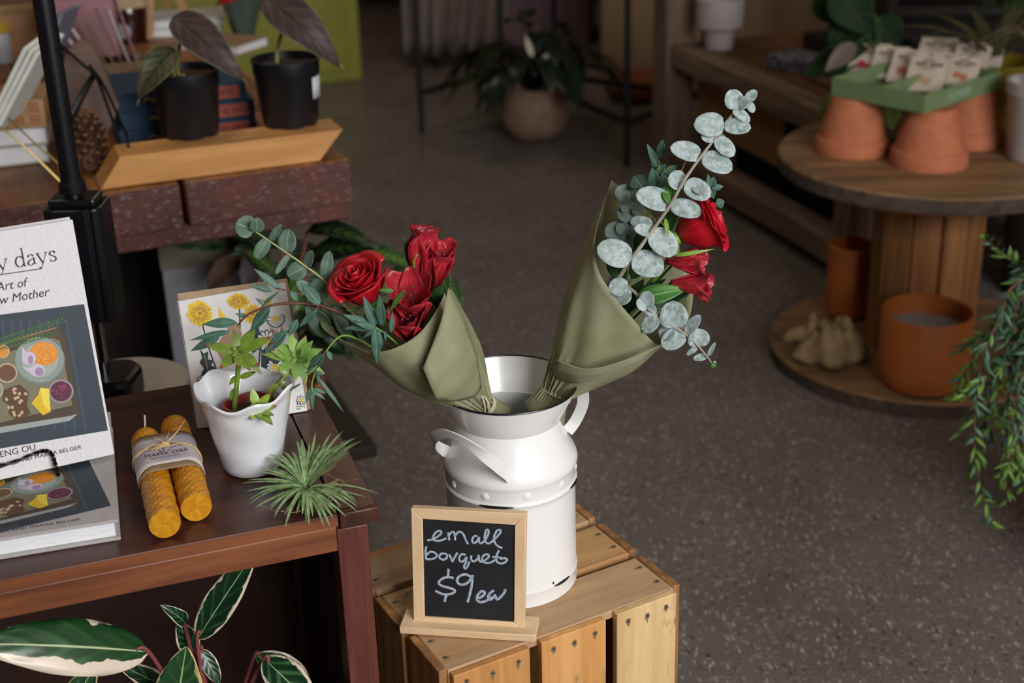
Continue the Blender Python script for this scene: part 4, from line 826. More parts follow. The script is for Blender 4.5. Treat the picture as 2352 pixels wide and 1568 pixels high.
P = [(1403, 668, 1.318), (1430, 625, 1.312), (1452, 592, 1.31), (1494, 535, 1.31), (1540, 470, 1.312), (1568, 420, 1.315), (1602, 370, 1.32), (1644, 315, 1.328), (1668, 280, 1.332), (1700, 245, 1.336), (1722, 222, 1.338)]
eu = MB().tube(cat([NR, aty(1350, 790, 1.345)]+[aty(*q) for q in P], 5), [.0026-.00003*i for i in range(61)], 8).build('eucalyptus_stem', MSTP, brt)
YE_ = lambda x, y: 1.308+max(0, 600-y)*.00007
leaves(eu, [(1450, 595, 1371, 566, 56), (1450, 597, 1525, 620, 58, .004), (1500, 520, 1448, 506, 30, -.012), (1494, 532, 1552, 584, 54, .006), (1494, 532, 1456, 524, 26, .01), (1540, 469, 1460, 445, 50), (1540, 471, 1612, 490, 40, .006), (1572, 420, 1534, 408, 42), (1572, 421, 1632, 452, 44, .006),
            (1610, 358, 1539, 338, 42), (1612, 360, 1682, 390, 44, .006), (1644, 318, 1686, 358, 34, .006), (1644, 318, 1610, 312, 24, .0), (1664, 288, 1593, 286, 50), (1662, 288, 1725, 294, 34, .006), (1650, 322, 1668, 316, 26, -.01), (1684, 250, 1722, 280, 22, .006), (1692, 248, 1676, 206, 40), (1694, 246, 1720, 226, 26, .006), (1714, 232, 1738, 208, 22), (1716, 234, 1732, 258, 18), (1594, 425, 1622, 446, 26, .012)],
       YE_, MEUP, 'round', 'eucalyptus_leaf', cup=.22)
P = [(1400, 655, 1.33), (1450, 665, 1.312), (1484, 704, 1.302), (1510, 724, 1.30), (1550, 752, 1.298), (1576, 768, 1.297), (1604, 795, 1.296), (1622, 816, 1.295), (1637, 836, 1.295)]
eu = MB().tube(cat([NR, aty(1350, 760, 1.35)]+[aty(*q) for q in P], 5), [.0022-.00003*i for i in range(51)], 8).build('eucalyptus_stem', MSTP, brt)
leaves(eu, [(1484, 705, 1490, 668, 34), (1488, 706, 1462, 690, 30, .0), (1510, 726, 1477, 762, 34), (1504, 722, 1480, 700, 26, -.01), (1548, 754, 1546, 690, 58), (1552, 756, 1513, 770, 40, -.006), (1572, 764, 1520, 796, 44, .004), (1575, 766, 1609, 724, 26, .004), (1604, 797, 1604, 754, 46), (1602, 797, 1577, 815, 12), (1626, 818, 1643, 786, 10), (1624, 818, 1592, 824, 16), (1636, 832, 1630, 842, 14), (1636, 832, 1643, 838, 12), (1440, 668, 1400, 650, 40, -.008), (1450, 670, 1412, 690, 40, -.006)], 1.298, MEUP, 'round', 'eucalyptus_leaf', cup=.2)
MB().sph(aty(1637, 838, 1.295), .0035, 10, 6).build('bud', MGRN, eu)
eu = MB().tube(cat([NR, aty(1380, 700, 1.37), aty(1420, 580, 1.375), aty(1446, 500, 1.38), aty(1452, 440, 1.385)], 6), .0016, 6).build('eucalyptus_stem', MSTP, brt)
MEUD = leafm('eucalyptus grey', '#54685f', '#6c8078', r=.65, ns=50, powder='#83958f')
leaves(eu, [(1450, 450, 1412, 438, 38), (1450, 452, 1462, 434, 30), (1448, 480, 1428, 460, 36), (1448, 480, 1478, 470, 42), (1446, 505, 1420, 480, 30), (1444, 505, 1470, 495, 34), (1440, 530, 1418, 512, 38), (1440, 535, 1388, 530, 44), (1432, 552, 1394, 556, 40), (1436, 560, 1470, 555, 40), (1460, 520, 1440, 540, 40)], 1.365, MEUD, 'round', 'eucalyptus_leaf')
wl = MB().tube(cat([NR, aty(1420, 680, 1.36), aty(1480, 520, 1.36), aty(1505, 430, 1.355), aty(1515, 375, 1.352)], 6), .0010, 6); wl.tube(cat([aty(1505, 430, 1.355), aty(1525, 395, 1.35), aty(1545, 380, 1.35)], 4), .0007, 5); wl = wl.build('willow_stem', MSTG, brt)
leaves(wl, [(1516, 364, 1522, 320, 20), (1512, 384, 1486, 330, 16), (1508, 384, 1502, 360, 20), (1506, 436, 1498, 384, 26), (1508, 400, 1530, 376, 18), (1525, 398, 1555, 380, 20), (1532, 392, 1560, 402, 16), (1528, 400, 1514, 430, 18), (1475, 430, 1455, 405, 40, -.02), (1500, 445, 1480, 415, 36, -.02)], 1.352, MEUN, 'ell', 'willow_leaf')
wl = MB().tube(cat([NR, aty(1480, 600, 1.38), aty(1600, 460, 1.385), aty(1632, 430, 1.385)], 6), .0010, 6).build('willow_stem', MSTG, brt)
leaves(wl, [(1632, 432, 1612, 416, 18), (1632, 430, 1640, 406, 20), (1634, 432, 1662, 428, 14), (1632, 434, 1640, 456, 16), (1645, 470, 1664, 462, 22), (1630, 432, 1626, 400, 12), (1618, 440, 1590, 430, 20)], 1.384, MEUN, 'ell', 'willow_leaf')
leaves(brt, [(1455, 690, 1578, 664, 42), (1540, 470, 1530, 420, 30, -.02)], 1.312, MGRN, 'ell', 'lily_leaf', bend=.08)
leaves(brt, [(1430, 720, 1480, 640, 36), (1410, 680, 1440, 600, 34), (1450, 640, 1500, 560, 34), (1440, 700, 1530, 640, 26), (1470, 690, 1560, 690, 46), (1520, 690, 1592, 660, 40), (1470, 590, 1500, 500, 44), (1500, 560, 1560, 480, 46), (1420, 640, 1400, 560, 34)], 1.345, MDKG, 'ell', 'lily_leaf')
MB().leaf(aty(1575, 402, 1.35), aty(1562, 398, 1.35), TC(RR), .002).tube(cat([aty(1560, 402, 1.345), aty(1568, 386, 1.343), aty(1575, 370, 1.342)], 3), .0006, 5).build('bud_stem', MSTY, brt)
# ================================================================ heavy timber table (left, behind) and what stands on it
def painted():
    x = N('timber painted'); c = x.coord(); n1 = x.noise(x.coord(sc=(1, 1, 1), rot=(0, .6, 0)), 60, 5, .7, 1.5); n2 = x.noise(c, 9, 4, .6)
    a = x.ramp(n2, [(.35, '#4c2822'), (.65, '#66372f')]); s_ = x.noise(x.coord(sc=(.35, 1, 1), rot=(0, .5, 0)), 230, 4, .75)
    a = x.mix(x.ramp(x.math('ADD', x.math('MULTIPLY', s_, .6), x.math('MULTIPLY', n1, .4)), [(.54, (0, 0, 0)), (.66, (1, 1, 1))]), a, '#93888a')
    x.col(a); x.bump(n1, .5, .003); x.p(Roughness=.6); return x.m
MPNT = painted(); MTOP = wood('timber top', '#5a3419', '#9a6432', 'Y', s=7, r=.5, bump=.3, knots=5, ring=2); MDRK = mat('dark stained wood', '#1d120d', .6, '#2a1a12', 20)
tb = thing('timber_table', (-.253, 2.231, 0), 'heavy table of thick timbers with worn maroon painted ends, behind the books', 'table', math.radians(22.5))
TZ = .71; xs = [(-.268, 0), (-.56, -.276), (-.85, -.568), (-1.15, -.858), (-1.45, -1.158)]
for i, (a, c) in enumerate(xs):
    t_ = loc(MB().box(a, .002, TZ-.072, c, 1.25, TZ-.001*(i % 2)), 'top_plank', MTOP, tb, bev=.004)
    loc(MB().box(a+.001, -.001, TZ-.071, c-.001, .0018, TZ-.002), 'painted_end', MPNT, t_, bev=.001)
lb_ = loc(MB().box(-1.45, .012, TZ-.104, -.004, .09, TZ-.0725), 'cross_beam', MPNT, tb, bev=.003)
loc(MB().box(-1.45, 1.1, TZ-.11, -.004, 1.2, TZ-.073), 'cross_beam', MDRK, tb)
loc(MB().box(-1.4, .10, .165, 0, 1.1, .19), 'lower_shelf', MDRK, tb, bev=.003) if False else loc(MB().box(-1.4, .07, .125, .03, 1.15, .150), 'lower_shelf', MDRK, tb, bev=.003)
for x, y in ((-.56, .14), (-1.4, .14), (-.12, 1.02), (-1.4, 1.02)): loc(MB().box(x, y, 0, x+.09, y+.09, .1245), 'leg', MDRK, tb); loc(MB().box(x, y, .1505, x+.09, y+.09, TZ-.1045 if y < .5 else TZ-.1105), 'leg', MDRK, tb)
loc(MB().box(-1.39, .62, .151, -.01, .64, TZ-.073), 'shade_board', MDRK, tb)  # added dark board standing in for the deep shade under the table
# riser block
RZ = .757; f0 = V((-.624, 2.1, 0)); f1 = V((-.301, 2.224, 0)); rd = (f1-f0).normalized(); rn = V((-rd.y, rd.x, 0)); ra = math.atan2(rd.y, rd.x)
rb = thing('wood_riser', (f0.x, f0.y, TZ+.0003), 'pale wooden block with slanted ends carrying the two black plant pots', 'wood block', ra)
L_ = (f1-f0).length; b = MB(); H_ = RZ-TZ; b.hexa([(0, 0, 0), (L_, 0, 0), (L_, .078, 0), (0, .078, 0), (.036, 0, H_), (L_+.042, 0, H_), (L_+.042, .078, H_), (.036, .078, H_)])
loc(b, 'block', wood('riser pine', '#bb8248', '#d69c5c', 'X', 12, .5, .12), rb, bev=.0012)
# nursery pots with alocasias
MNP = mat('black nursery plastic', '#15161b', .38, bump=.08, bs=250)
def alm(nm, a, b_, rib, vein):
    x = N(nm); co_ = x.coord(); tc = x.n('ShaderNodeTexCoord'); sp = x.n('ShaderNodeSeparateXYZ'); x.l(tc.outputs['UV'], sp.inputs[0])
    d = x.math('MULTIPLY', x.math('ABSOLUTE', x.math('SUBTRACT', sp.outputs[1], .5)), 2.0); w_ = x.math('SINE', x.math('MULTIPLY', x.math('SUBTRACT', sp.outputs[0], x.math('MULTIPLY', d, .28)), 38))
    c = x.ramp(x.noise(co_, 45, 4), [(.35, a), (.65, b_)]); c = x.mix(x.math('MULTIPLY', x.ramp(w_, [(.6, (0, 0, 0)), (1, (1, 1, 1))]), .45), c, vein)
    c = x.mix(x.ramp(d, [(.04, (1, 1, 1)), (.1, (0, 0, 0))]), c, rib); c = x.mix(x.ramp(d, [(.96, (0, 0, 0)), (.985, (1, 1, 1))]), c, '#7d8450'); x.col(c); x.bump(w_, .14, .001); x.p(Roughness=.45); x.b.inputs['Specular IOR Level'].default_value = .22; return x.m
MAL = alm('alocasia bronze', '#332927', '#453634', '#232a19', '#584843'); MALG = alm('alocasia green', '#26351a', '#4a3c30', '#1a2412', '#5c6438'); MALP = mat('pale petiole', '#8b9a58', .5, '#75603c', 60)
def npot(nm, lab_, base, r_, h, lv, sticker=False, pet=()):
    t = thing(nm, base, lab_, 'potted plant'); rt = r_*1.0; rb_ = r_*.83; b = MB()
    b.lathe([(0, .003), (rb_*.93, .003), (rb_*.97, 0), (rb_, .004), (rb_+(rt-rb_)*.75, h*.76), (rt*.985, h*.78), (rt*.99, h*.965), (rt*1.03, h*.97), (rt*1.03, h), (rt*.96, h), (rt*.93, h*.75), (rb_*.9, .01), (0, .008)], n=64, fn=lambda a, r, z, k: (r, z if z > .004 or r < rb_*.9 else z+.0035*max(0, math.sin(a*6))))
    b.build('pot', MNP, t, world=False, smooth=40)
    MB().lathe([(0, h*.9), (rt*.6, h*.905), (rt*.945, h*.89)], n=32, fn=lambda a, r, z, k: (r, z+.002*math.sin(a*5+r*200)), cap=False).build('soil', MSOIL, t, world=False)
    for (bp, y0, tp_, y1, wpx, m_, bd, cu, crl) in lv:
        p, q = aty(*bp, y0), aty(*tp_, y1); o = MB().leaf(p, q, TC(p)+V((0, 0, .5)), px(wpx, p), 'heart', bend=bd, cup=cu, n=26, m=10, curl=crl, wave=.015).build('leaf', m_, t, smooth=80, solid=.0005)
        d_ = (q-p).normalized(); MB().tube([q-d_*.002, q+d_*.008+V((.002, 0, -.004))], [.0008, .0003], 5).build('drip_tip', MALP, o)
    for pts in pet: MB().tube(cat([aty(*q) for q in pts], 6), .0032, 8).build('petiole', MALP, t)
    if sticker:
        b = MB(); rows = []
        for i in range(9): a = math.radians(-32+i*4.2); rows.append([V(((r_*.955+.0006)*math.cos(a)*(1 if k else .985), (r_*.955+.0006)*math.sin(a)*(1 if k else .985), h*(.42+.32*k))) for k in (0, 1)])
        b.grid(rows).build('sticker', mat('white sticker', '#d5d8de', .5), t, world=False, solid=.0003)
    return t
p1 = V((-.506, 2.2105+.028, RZ+.0004)); p2 = V((-.352, 2.262+.026, RZ+.0004))
npot('alocasia_plant', 'small plant with bronze leaves in a black plastic pot, left one on the wooden riser', p1, .0545, .105,
     [((398, 38), 2.20, (558, 182), 2.17, 92, MAL, .10, .25, .04), ((400, 112), 2.21, (318, 228), 2.17, 70, MALG, .18, .25, .0)], pet=[[(425, 175, 2.235), (408, 165, 2.235), (412, 110, 2.225), (420, 70, 2.21)], [(402, 175, 2.24), (396, 140, 2.235), (400, 112, 2.212)]])
npot('alocasia_plant', 'small plant with one drooping bronze leaf in a black pot with white sticker', p2, .0545, .108,
     [((606, -8), 2.27, (782, 150), 2.24, 100, MAL, .12, .22, .06)], True, pet=[[(636, 145, 2.29), (638, 110, 2.29), (655, 50, 2.28), (675, 20, 2.272)]])
# stack of blue books
MBL = mat('blue cloth', '#173450', .7, '#1d3d5a', 60); MORG = mat('orange label', '#a8503a', .7); MGOLD = mat('gold foil', '#b08d4a', .45)
ba = math.radians(19); bo = V((-.648, 2.325, TZ))
for i in range(3):
    z0 = TZ+.0005+i*.0315; lab_ = ['navy blue book with orange spine label, bottom of the stack behind the black pots', 'navy blue book with orange spine label, middle of the stack behind the black pots', 'navy blue book with orange spine label, top of the stack behind the black pots'][i]
    t = thing('stacked_book', (bo.x+.006*(i % 2), bo.y, z0), lab_, 'book', ba, group='navy books behind the black pots'); w_ = .232-.006*i; h_ = .031
    loc(MB().box(0, 0, 0, w_, .004, h_), 'spine', MBL, t); loc(MB().box(0, .0042, 0, w_, .16, .0025), 'back_cover', MBL, t, bev=0); loc(MB().box(0, .0042, h_-.0025, w_, .16, h_), 'front_cover', MBL, t, bev=0)
    loc(MB().box(.004, .0045, .003, w_-.004, .156, h_-.003), 'page_block', MPG, t, bev=0)
    loc(MB().box(.145, -.0006, .005, w_-.012, .0001, h_-.005), 'spine_label', MORG, t, bev=0)
    W_ = WM[t.name]; text('HOME' if i == 2 else 'THE HOME', .017, lambda x, y: W_@V((x+.152, -.0009, y+.0095)), 'spine_title', MINK, t)
    b = MB(); [b.tube([(.05+k*.006, -.0006, .016+.003*math.sin(k*1.7)), (.056+k*.006, -.0006, .016+.003*math.sin(k*1.7+1.7))], .0008, 4) for k in range(8)]; loc(b, 'gold_script', MGOLD, t, bev=0)
# card rack: kraft holder with greeting cards fanned in it
hc = atz(300, 222, TZ); ha = math.radians(20)
kb = thing('card_holder', (hc.x-.012, hc.y+.02, TZ), 'kraft card holder box behind the leftmost black pot', 'box', ha)
MKB = mat('worn kraft board', '#8a735c', .85, '#766049', 60)
for q in ((-.05, 0, .05, .003), (-.05, .067, .05, .07), (-.05, .003, -.047, .067), (.047, .003, .05, .067)): loc(MB().box(q[0], q[1], .0005, q[2], q[3], .062), 'side', MKB, kb, bev=0)
cols = ['#8a7560', '#e0dce0', '#e2dfe4', '#87725e', '#8f7b66', '#7d6a57', '#dcd6de', '#b9858e']
R_ = Matrix.Rotation(ha, 3, 'Z')
for i in range(8):
    s_ = -.040+i*.0112; tl_ = math.radians(-33+i*3.2); bp = V((hc.x-.012, hc.y+.02, TZ+.003))+R_@V((s_, .035, 0)); w_ = R_@V((0, 1, 0)); d_ = R_@V((math.sin(tl_), 0, math.cos(tl_))); n_ = w_.cross(d_)
    b = MB(); h_ = .168+.008*math.sin(i*2); b.obox(bp+d_*h_/2, w_, d_, n_, .029, h_/2, .0011)
    pos = ('leftmost', 'second', 'third', 'fourth', 'fourth from right', 'third from right', 'second from right', 'rightmost')[i]
    one(b, 'fanned_card', mat('card paper '+cols[i], cols[i], .8), f'greeting card standing in the kraft holder, {pos} of the fanned row', 'card', loc=bp, group='cards fanned in the kraft holder', smooth=0)
# slab, pine cone, wire stand
sb0 = atz(235, 418, TZ); wslab = wood('bark slab', '#2e1808', '#5a3212', 'X', 8, .5, .4, ring=3)
b = MB(); P2 = [(228, 432), (165, 420), (140, 330), (142, 230), (165, 175), (200, 150), (222, 165), (250, 220), (285, 305), (262, 360)]; Pw = V((-.62, 2.29, TZ)); Nw = V((.25, -.93, .28)).normalized()
Q_ = [onp(*p, Pw, Nw) for p in P2]; n_ = len(Q_); zm = min(p.z for p in Q_); Q_ = [p+V((0, 0, TZ+.0005-zm)) for p in Q_]; b.add(Q_+[p-Nw*.016 for p in Q_], [list(range(n_)), list(range(n_, 2*n_))[::-1]]+[(i, i+n_, (i+1) % n_+n_, (i+1) % n_) for i in range(n_)])
one(b, 'wood_slab', wslab, 'brown wooden slab leaning upright behind the pine cone on the table', 'wood slab', smooth=0, bev=.002)
MPC = mat('pine cone scale', '#3b2418', .7, '#5a3a26', 60); MPCT = mat('pine cone tip', '#80553a', .75)
pc = atz(205, 392, TZ); pt = thing('pine_cone', (pc.x, pc.y, TZ), 'brown pine cone standing on the table beside the black pole', 'pine cone')
b = MB(); b2 = MB(); b.lathe([(0, 0), (.02, .004), (.026, .03), (.018, .07), (0, .1)], pc, 16)
for i in range(90):
    t = i/90; a = i*2.39996; r_ = (.030*math.sin(math.pi*(.18+.78*t))+.006); z = .006+t*.092; d = V((math.cos(a), math.sin(a), .35+t)).normalized(); p = pc+V((r_*.45*math.cos(a), r_*.45*math.sin(a), z)); q = p+d*(r_*.75)
    b.leaf(p, q, V((0, 0, 1)), .015, 'oval', cup=.3, n=5, m=3, fat=.25); b2.sph(q-d*.0012, (.0036, .0036, .0022), 6, 4)
b.build('scales', MPC, pt, smooth=60); b2.build('scale_tips', MPCT, pt, smooth=60)
ws = thing('wire_stand', atz(205, 300, TZ), 'black bent wire stand in front of the kraft cards beside the wooden slab', 'stand')
b = MB(); A_ = [(140, 104, 2.30), (175, 135, 2.26), (214, 168, 2.22)]; b.tube(cat([aty(*q) for q in A_], 4), .0028, 6)
for L in ([(206, 150, 2.215), (240, 200, 2.19), (292, 312, 2.165)], [(214, 168, 2.22), (185, 215, 2.19), (160, 270, 2.17)], [(220, 172, 2.24), (196, 215, 2.20), (168, 275, 2.18)], [(212, 160, 2.22), (228, 192, 2.20), (278, 330, 2.15)]): b.tube(cat([aty(*q) for q in L], 4), .0026, 6)
for q in ((292, 312, 2.165), (160, 270, 2.17), (140, 104, 2.30)): p = aty(*q); b.tube([p, V((p.x, p.y, TZ+.002))], .0022, 6)
b.build('wire', MBW, ws)
# pole of a floor stand
MPB = mat('black powder coat', '#0f1117', .32, bump=.03, bs=300); MCHR = mat('chrome rod', '#b8bcc4', .15, Metallic=1.0)
pp0 = aty(168, 440, 1.70); pl = thing('pole_stand', (pp0.x, pp0.y, 0), 'black metal pole with a square sleeve and chrome rod standing behind the upright book', 'stand')
b = MB(); b.lathe([(.0125, .845), (.0125, 1.6), (0, 1.6)], (0, 0, 0), 32, cap=False); b.lathe([(.0125, .83), (.0165, .832), (.0165, .842), (.0135, .846), (.0135, .852), (.0125, .853)], (0, 0, 0), 32, cap=False); b.build('pole', MPB, pl, world=False)
zt_ = aty(168, 478, 1.68).z; zb_ = aty(240, 722, 1.70).z
b = MB(); b.prism([(-.033, -.026), (-.020, -.032), (.020, -.032), (.0235, -.027), (.028, -.030), (.033, -.027), (.037, -.022), (.037, .028), (-.033, .028)], zb_, zt_); b.build('sleeve', MPB, pl, world=False, bev=.002, smooth=0)
MB().box(-.028, -.02, zt_, .030, .024, zt_+.010).build('sleeve_cap', MPB, pl, world=False, bev=.003, smooth=0)
MB().lathe([(.0105, zt_+.01), (.0105, .845)], (0, 0, 0), 24).build('collar', MPB, pl, world=False)
MB().lathe([(.0075, .5), (.0075, zb_)], (.004, 0, 0), 24).build('chrome_rod', MCHR, pl, world=False)
fz = aty(230, 900, 1.7).z; MB().prism([(-.04, -.04), (.03, -.045), (.045, -.035), (.05, .02), (.03, .045), (-.04, .04)], fz-.01, fz+.03).build('foot_block', MPB, pl, world=False, bev=.008, smooth=0)
MB().lathe([(0, fz-.012), (.088, fz-.012), (.088, fz-.02), (.07, fz-.035), (.012, fz-.05), (.012, .012), (.13, .01), (.13, 0), (0, 0)][::-1], (.01, .05, 0), 48).build('white_base', mat('white base plastic', '#b9b3a8', .5), pl, world=False)
# left cluster: leaning card pack on a brass easel, kraft box, thick books
be = thing('brass_easel', atz(60, 400, TZ), 'thin brass wire easel holding a pack of white cards at the far left', 'stand'); MBR = mat('brass wire', '#8f7c4c', .35, Metallic=.9)
b = MB(); b.tube(cat([aty(142, 420, 2.12), aty(70, 350, 2.12), aty(8, 297, 2.12), aty(-30, 285, 2.12)], 5), .0017, 6); b.tube(cat([aty(134, 376, 2.18), aty(60, 310, 2.17), aty(12, 262, 2.16), aty(-10, 240, 2.16)], 5), .0017, 6)
e_ = aty(142, 420, 2.12); b.tube([e_, V((e_.x, e_.y+.0, TZ+.0018))], .0017, 6); e_ = aty(134, 376, 2.18); b.tube([e_, V((e_.x, e_.y, TZ+.0018))], .0017, 6); b.build('wire', MBR, be)
for k in range(3):
    p0, p1_ = aty(-34+k*11, 300+k*3, 2.135), aty(58+k*13, 112+k*6, 2.16); d_ = (p1_-p0).normalized(); w_ = V((.10, 1, .08)).normalized(); n_ = d_.cross(w_).normalized(); b = MB(); c_ = (p0+p1_)/2+w_*.055
    b.obox(c_, d_, w_, n_, (p1_-p0).length/2, .055, .0033); one(b, 'boxed_cards', mat('white card pack', '#dfe0db', .7, '#cfd2cc', 30), ('white card pack on the brass easel, leftmost of three', 'white card pack on the brass easel, between two others', 'white card pack on the brass easel, nearest the black pole')[k], 'cards', group='card packs on the brass easel', smooth=0, bev=.0005)
def stackbox(nm, lab_, cat__, pL, pR, zb2, h_, dp, m_, pages=None, ang_=None, group=None):
    a, c = atz(*pL, zb2), atz(*pR, zb2); an_ = math.atan2((c-a).y, (c-a).x) if ang_ is None else math.radians(ang_); W2 = (c-a).length
    t = thing(nm, (c.x, c.y, zb2+.0004), lab_, cat__, an_, group)
    if pages:
        loc(MB().box(-W2, 0, 0, 0, dp, .003), 'back_cover', m_, t, bev=.0005); loc(MB().box(-W2, 0, h_-.003, 0, dp, h_), 'front_cover', m_, t, bev=.0005); loc(MB().box(-W2+.003, .003, .0031, -.003, dp-.003, h_-.0031), 'page_block', pages, t, bev=0)
    return t, W2
stackbox('hardback_book', 'thick white-paged book at the far left, lower of the pair under the kraft box', 'book', (-60, 392), (116, 372), TZ, .033, .16, mat('cream cover', '#b5aca5', .7), MPG)
stackbox('hardback_book', 'thick white-paged book at the far left, upper of the pair under the kraft box', 'book', (-60, 345), (112, 331), TZ+.034, .031, .15, mat('cream cover', '#b5aca5', .7), MPG)
t, W2 = stackbox('kraft_box', 'kraft box with red stamped squares resting on the two thick white books', 'box', (-60, 304), (108, 292), TZ+.0655, .046, .12, None); MKX = mat('tan kraft box', '#a5825c', .85, '#957350', 40)
loc(MB().box(-W2, 0, 0, 0, .12, .046), 'body', MKX, t); b = MB()
for k in range(3):
    for j in range(2):
        x0, z0 = -.075+k*.026, .006+j*.02
        for q in ((0, 0, .014, .0015), (0, .012, .014, .0135), (0, 0, .0015, .0135), (.0125, 0, .014, .0135), (.004, .005, .010, .008)): b.box(x0+q[0], -.0005, z0+q[1], x0+q[2], .0, z0+q[3])
loc(b, 'red_stamps', mat('red stamp', '#8a3c28', .8), t, bev=0, smooth=0)
# farther back on the table
def crate_box(nm, lab_, cat__, c, w_, d_, h_, rz, m_, z=TZ, th=.006, lid=None, grp=None):
    t = thing(nm, (c[0], c[1], z+.0004), lab_, cat__, rz, grp)
    for q in ((-w_/2, 0, w_/2, th), (-w_/2, d_-th, w_/2, d_), (-w_/2, th, -w_/2+th, d_-th), (w_/2-th, th, w_/2, d_-th)): loc(MB().box(q[0], q[1], .0, q[2], q[3], h_), 'side', m_, t)
    loc(MB().box(-w_/2+th, th, 0, w_/2-th, d_-th, .004), 'bottom', m_, t, bev=0); return t
c_ = atz(150, 212, TZ); crate_box('pink_box', 'dusty pink open box standing on the table behind the black pole', 'box', (c_.x-.01, c_.y+.18), .15, .12, .145, math.radians(12), mat('dusty pink board', '#a67882', .7, '#95707c', 12))
t = thing('orange_book', (c_.x-.02, c_.y+.075, TZ+.0004), 'orange-brown book lying in front of the pink box', 'book', math.radians(14)); loc(MB().box(-.09, 0, 0, .09, .10, .004), 'back_cover', mat('orange cover', '#8f4a1c', .6), t); loc(MB().box(-.088, .002, .0041, .088, .098, .027), 'page_block', mat('brown page block', '#7a4a28', .8), t, bev=0); loc(MB().box(-.09, 0, .0271, .09, .10, .031), 'front_cover', mat('orange cover', '#8f4a1c', .6), t)
b = MB(); p0, p1_ = aty(128, 112, 2.31), aty(158, 24, 2.33); d_ = (p1_-p0).normalized(); w_ = V((.2, .97, 0)); b.obox((p0+p1_)/2, d_, w_.normalized(), d_.cross(w_).normalized(), .036, .03, .004)
lowz = min(p.z for p in b.v)
t = thing('framed_card', (p0.x, p0.y, TZ), 'small grey-violet framed card tilted in front of the pink box', 'card'); b.build('frame', mat('violet frame', '#6b6676', .35), t, bev=.001, smooth=0); MB().tube([p0+V((0, 0, .004)), V((p0.x, p0.y, TZ+.001))], .003, 6).build('stand', MBW, t)
# easel with jar and kraft tag
jc = atz(300, 94, TZ); jt = thing('dark_jar', (jc.x, jc.y, TZ), 'dark red glass jar with a kraft lid cover behind the fanned cards', 'jar')
MJAR = mat('dark red glass', '#2a0c0c', .12, Coat_Weight=.5); MB().lathe([(0, 0), (.043, 0), (.046, .006), (.046, .085), (.040, .098), (.036, .1), (.036, .104), (0, .104)], jc, 40).build('glass', MJAR, jt)
MB().lathe([(.0375, .098), (.047, .088), (.052, .08), (.050, .093), (.042, .108), (.0, .110)], jc, 40, lambda a, r, z, k: (r*(1+.05*math.sin(a*9)*(k < 4)), z), cap=False).build('kraft_cover', MKRAFT, jt, solid=.0006)
MB().sph(jc+V((-.005, -.045, .03)), (.022, .003, .018), 14, 8).build('label', mat('jar label', '#8d8790', .6), jt)
et = thing('wooden_easel', atz(372, 100, TZ), 'small pale wooden A-frame easel behind the left black pot', 'easel'); MEW = mat('pale easel wood', '#b08a5e', .6)
for a, c in (((343, 95), (350, -60)), ((455, 90), (383, -60))):
    p, q = atz(*a, TZ), aty(*c, atz(*a, TZ).y+.04); MB().beam(p+V((0, 0, .004)), q, .016, .012, (0, -1, 0)).build('leg', MEW, et, bev=.001, smooth=0)
a = atz(400, 60, TZ); MB().beam(atz(400, 55, TZ)+V((0, 0, .004)), aty(366, -60, 3.45), .014, .012, (0, -1, 0)).build('leg', MEW, et, bev=.001, smooth=0)
c_ = atz(410, 84, TZ)
for k, (m2, h_) in enumerate((('#c5c8cc', .02), ('#bfc0c4', .018))):
    t = thing('white_book', (c_.x+.005*k, c_.y, TZ+.0004+k*.0205), ('white book lying flat behind the left black pot, under another one', 'white book lying flat behind the left black pot, upper of two')[k], 'book', math.radians(10)); M2 = mat('white cover '+m2, m2, .7)
    loc(MB().box(-.08, 0, 0, .10, .13, .002), 'back_cover', M2, t, bev=0); loc(MB().box(-.08, 0, h_-.002, .10, .13, h_), 'front_cover', M2, t, bev=0); loc(MB().box(-.077, .003, .0021, .097, .127, h_-.0021), 'page_block', MPG, t, bev=0)
c_ = atz(548, 128, TZ); t = thing('tan_book', (c_.x, c_.y, TZ+.0004), 'tan covered book with white pages between the two black pots', 'book', math.radians(-28)); M2 = mat('tan cover', '#a08263', .7)
loc(MB().box(-.17, 0, 0, 0, .11, .002), 'back_cover', M2, t, bev=0); loc(MB().box(-.17, 0, .018, 0, .11, .020), 'front_cover', M2, t, bev=0); loc(MB().box(-.167, .003, .0021, -.003, .107, .0179), 'page_block', MPG, t, bev=0)
c_ = atz(552, 82, TZ+.02); bq = thing('dried_bouquet', (c_.x, c_.y+.05, TZ), 'dark dried bouquet in a clear sleeve with a red band at the table end', 'bouquet')
MSL = mat('smoky sleeve', '#4a5650', .3); b = MB(); rr2 = random.Random(4)
b.lathe([(.018, 0), (.03, .04), (.045, .10), (.058, .17)], (c_.x, c_.y+.05, TZ+.001), 28, lambda a, r, z, k: (r*(1+.1*math.sin(a*6+k)), z)); b.build('sleeve', MSL, bq, smooth=50)
b = MB()
for i in range(90): a = rr2.uniform(0, 6.28); r_ = .06*math.sqrt(rr2.random()); b.sph(V((c_.x+r_*math.cos(a), c_.y+.05+r_*math.sin(a), TZ+.165+rr2.uniform(-.015, .05))), rr2.uniform(.004, .009), 7, 5)
b.build('dried_flowers', mat('dried flowers', '#4a3e40', .9, '#6e6266', 90, lo=.45, hi=.55), bq); b = MB(); rb2 = [V((c_.x+(.049+.004*math.sin(a*2))*math.cos(a), c_.y+.05+.049*math.sin(a), TZ+.105+.018*math.cos(a))) for a in [i*.2618 for i in range(25)]]
b.tube(rb2, .008, 6, cap=False, flat=.4); b.build('red_ribbon', mat('red ribbon', '#a8201c', .5), bq)
